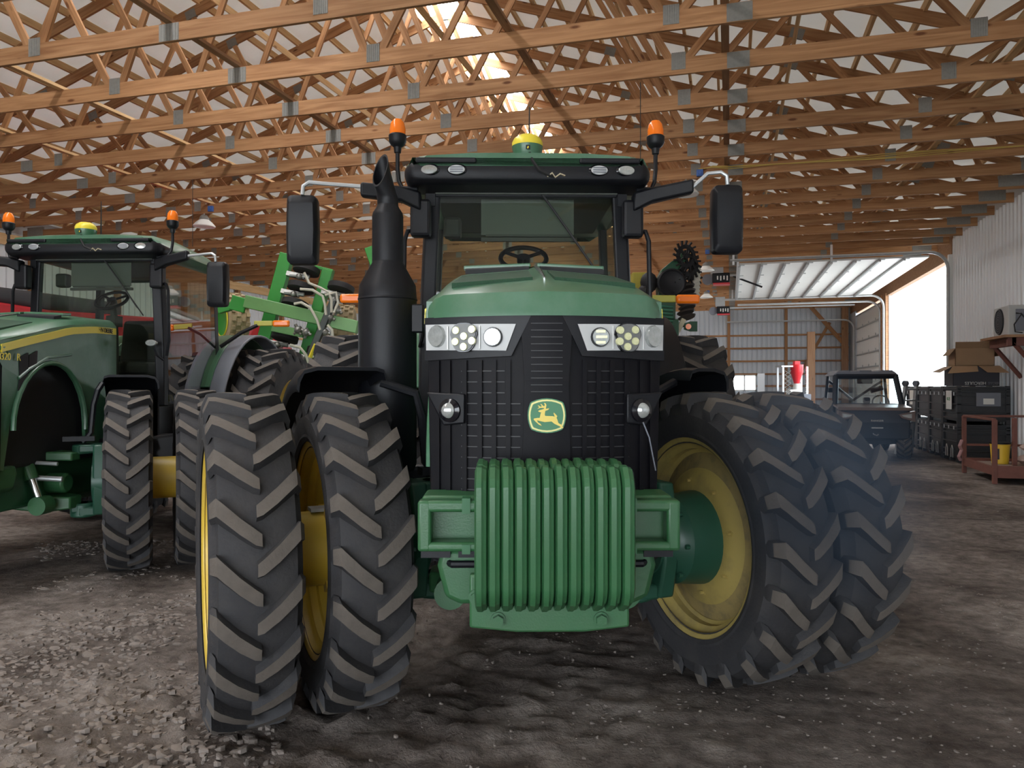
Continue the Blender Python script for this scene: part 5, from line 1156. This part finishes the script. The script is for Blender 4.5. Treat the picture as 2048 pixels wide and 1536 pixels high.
sack(cx0 + 1.02, cy0 + .95, .235, .80, .5, .2, R(20), 'crumpled paper sack lying lowest on the cart deck beside the bucket')
sack(cx0 + 1.05, cy0 + .98, .445, .72, .46, .18, R(-10), 'pinkish paper sack lying on top of the lowest sack')
sack(cx0 + 1.02, cy0 + .40, .235, .75, .5, .24, R(5), 'paper sack at the near right end of the cart deck')

# ---- ladder leaning on the boxes
ld = tag(empty('step_ladder', (4.02, 20.0, 0), R(-52)), 'aluminium articulated ladder standing upright against the seed boxes', 'ladder')
for w0, w1 in ((-.24, -.17), (.24, .17)):
    b = MB(); b.loft([[(-.14, w0 - .03, 0), (-.06, w0 - .03, 0), (-.06, w0 + .03, 0), (-.14, w0 + .03, 0)], [(.06, w1 - .03, 1.62), (.14, w1 - .03, 1.62), (.14, w1 + .03, 1.62), (.06, w1 + .03, 1.62)]]); b.build('stile', ALU, ld, 0, .006)
    b = MB(); b.cyl((.10, w1 - .04, 1.66), (.10, w1 + .04, 1.66), .07, n=14); b.build('hinge', GREYP, ld, 40)
for k in range(6):
    z = .22 + k * .26; t_ = z / 1.62; hw_ = .24 - .07 * t_; b = MB(); b.bb(-.13 + .20 * t_, -.05 + .20 * t_, -hw_, hw_, z - .018, z + .018); b.build('rung', ALU, ld, 0)

# ---- red funnel bin on a rack by the back
FD = 26.0
fn = tag(empty('hopper_rack', W(lat(1590, FD), FD), CAM_YAW), 'steel rack with diamond mesh sides holding a bright red funnel', 'rack')
fp = lambda px, py: (lat(px, FD) - lat(1590, FD), 0, hgt(py, FD))
b = MB()
for px in (1566, 1614): x = fp(px, 0)[0]; b.bb(x - .03, x + .03, -.03, .03, 0, fp(0, 733)[2]); b.bb(x - .03, x + .03, .5, .56, 0, fp(0, 733)[2])
b.bb(fp(1562, 0)[0], fp(1585, 0)[0], -.05, .55, fp(0, 734)[2], fp(0, 731)[2]); b.build('rack_frame', ALU, fn, 0)
for px0, px1 in ((1569, 1582), (1609, 1618)):
    b = MB(); x0, x1 = fp(px0, 0)[0], fp(px1, 0)[0]; z0, z1 = .7, fp(0, 742)[2]
    for k in range(10):
        zz = z0 + (z1 - z0) * k / 10; b.tube([(x0, 0, zz), (x1, 0, zz + .16)], .012, 4); b.tube([(x1, 0, zz), (x0, 0, zz + .16)], .012, 4)
    b.build('diamond_mesh', PLATE, fn, 0)
cxm, _, zt = fp(1598, 724); b = MB(); b.lathe([(fp(0, 767)[2], .09), (fp(0, 745)[2], .20), (fp(0, 744)[2], .21), (fp(0, 729)[2], .215), (fp(0, 729)[2], .19), (fp(0, 745)[2], .18)], 20, 'z', (cxm, .2, 0)); b.bb(cxm - .1, cxm + .08, .1, .3, fp(0, 730)[2], fp(0, 722)[2]); b.build('red_funnel', REDB, fn, 40)
b = MB(); b.lathe([(fp(0, 779)[2], .0), (fp(0, 779)[2], .12), (fp(0, 767)[2], .11), (fp(0, 767)[2], 0)], 16, 'z', (cxm, .2, 0)); b.build('clear_jar', PAPER, fn, 40)
b = MB(); b.bb(cxm - .3, cxm + .1, 0, .4, .9, fp(0, 779)[2]); b.build('white_box', WHITE, fn, 0, .01)
b = MB(); b.bb(fp(1605, 0)[0], fp(1620, 0)[0], -.1, -.02, fp(0, 803)[2], fp(0, 788)[2]); b.build('gauge_box', GREYP, fn, 0)

# ---- loose mud flakes and chaff on the floor
cl = MB(); rnd = random.Random(3)
def flake(x, y, r, h):
    z = floor_h(x, y) - .012; n = 6; a0 = rnd.random() * 6.28; tilt = rnd.uniform(-.5, .5); pts = []
    for k in range(n):
        a = a0 + 2 * PI * k / n; rr = r * rnd.uniform(.6, 1.2); pts.append((x + rr * math.cos(a), y + rr * .8 * math.sin(a), z + h * rnd.uniform(.4, 1.0) + tilt * rr * math.cos(a)))
    base = [(p[0] * .25 + x * .75 + (p[0] - x) * .8, p[1] * .25 + y * .75 + (p[1] - y) * .8, z - .01) for p in pts]
    o = len(cl.v); cl.add(pts + [(x, y, z + h * 1.15)] + base, [(k, (k + 1) % n, n) for k in range(n)] + [(k, (k + 1) % n, n + 1 + (k + 1) % n, n + 1 + k) for k in range(n)])
cnt = 0
while cnt < 4200:
    d = rnd.uniform(2.6, 8.0); l = rnd.uniform(-.75 * d, -.30 * d) if d < 5 else rnd.uniform(-.62 * d, -.3 * d)
    p = W(l, d); v = noise.noise(Vector((p.x * 1.1, p.y * 1.1, 3.3))) + .5 * noise.noise(Vector((p.x * 3, p.y * 3, 1)))
    if v + rnd.uniform(-.25, .25) < .05: continue
    r = rnd.uniform(.008, .026) * (1.6 if rnd.random() < .12 else 1); flake(p.x, p.y, r, r * rnd.uniform(.15, .4)); cnt += 1
for _ in range(1500):
    d = rnd.uniform(2.6, 10.0); l = rnd.uniform(-.2 * d, .66 * d); p = W(l, d)
    if p.x > XR - .3: continue
    flake(p.x, p.y, rnd.uniform(.004, .012), .005)
MUD = mat('dried_mud', (.19, .16, .14), .95, var=.45, vscale=9)
stuff(cl.build('mud_flakes', MUD, None, 0), 'flakes of dried mud scattered over the dirt floor', 'mud')

# ---- added haze volume imitating a blue lens-flare veil over the right front duals
hz = MB(); hz.ball((0, 0, 0), 1.0, 20, 12); HZ = bpy.data.materials.new('flare_haze'); HZ.use_nodes = True
nt = HZ.node_tree; N = nt.nodes; Lk = nt.links; N.remove(N['Principled BSDF'])
pv = N.new('ShaderNodeVolumePrincipled'); pv.inputs['Color'].default_value = (.46, .68, 1.0, 1); pv.inputs['Anisotropy'].default_value = .5
tc = N.new('ShaderNodeTexCoord'); ln = N.new('ShaderNodeVectorMath'); ln.operation = 'LENGTH'; Lk.new(tc.outputs['Object'], ln.inputs[0])
mr = N.new('ShaderNodeMapRange'); mr.interpolation_type = 'SMOOTHSTEP'; mr.inputs[1].default_value = .15; mr.inputs[2].default_value = 1.0; mr.inputs[3].default_value = 1.0; mr.inputs[4].default_value = 0.0; Lk.new(ln.outputs['Value'], mr.inputs[0])
nz = N.new('ShaderNodeTexNoise'); nz.inputs['Scale'].default_value = 1.6; nz.inputs['Detail'].default_value = 3; Lk.new(tc.outputs['Object'], nz.inputs['Vector'])
m1 = N.new('ShaderNodeMath'); m1.operation = 'MULTIPLY'; Lk.new(mr.outputs[0], m1.inputs[0]); Lk.new(nz.outputs['Fac'], m1.inputs[1])
m2 = N.new('ShaderNodeMath'); m2.operation = 'MULTIPLY'; Lk.new(m1.outputs[0], m2.inputs[0]); m2.inputs[1].default_value = 2.7
Lk.new(m2.outputs[0], pv.inputs['Density']); Lk.new(pv.outputs[0], N['Material Output'].inputs['Volume'])
ho = hz.build('flare_haze', HZ, None, 60, loc=W(1.27, 3.05, 1.2), rot=(0, R(-25), CAM_YAW)); ho.scale = (.5, .38, .62)
stuff(ho, 'thin bluish haze imitating lens flare in front of the right front dual wheels', 'haze')
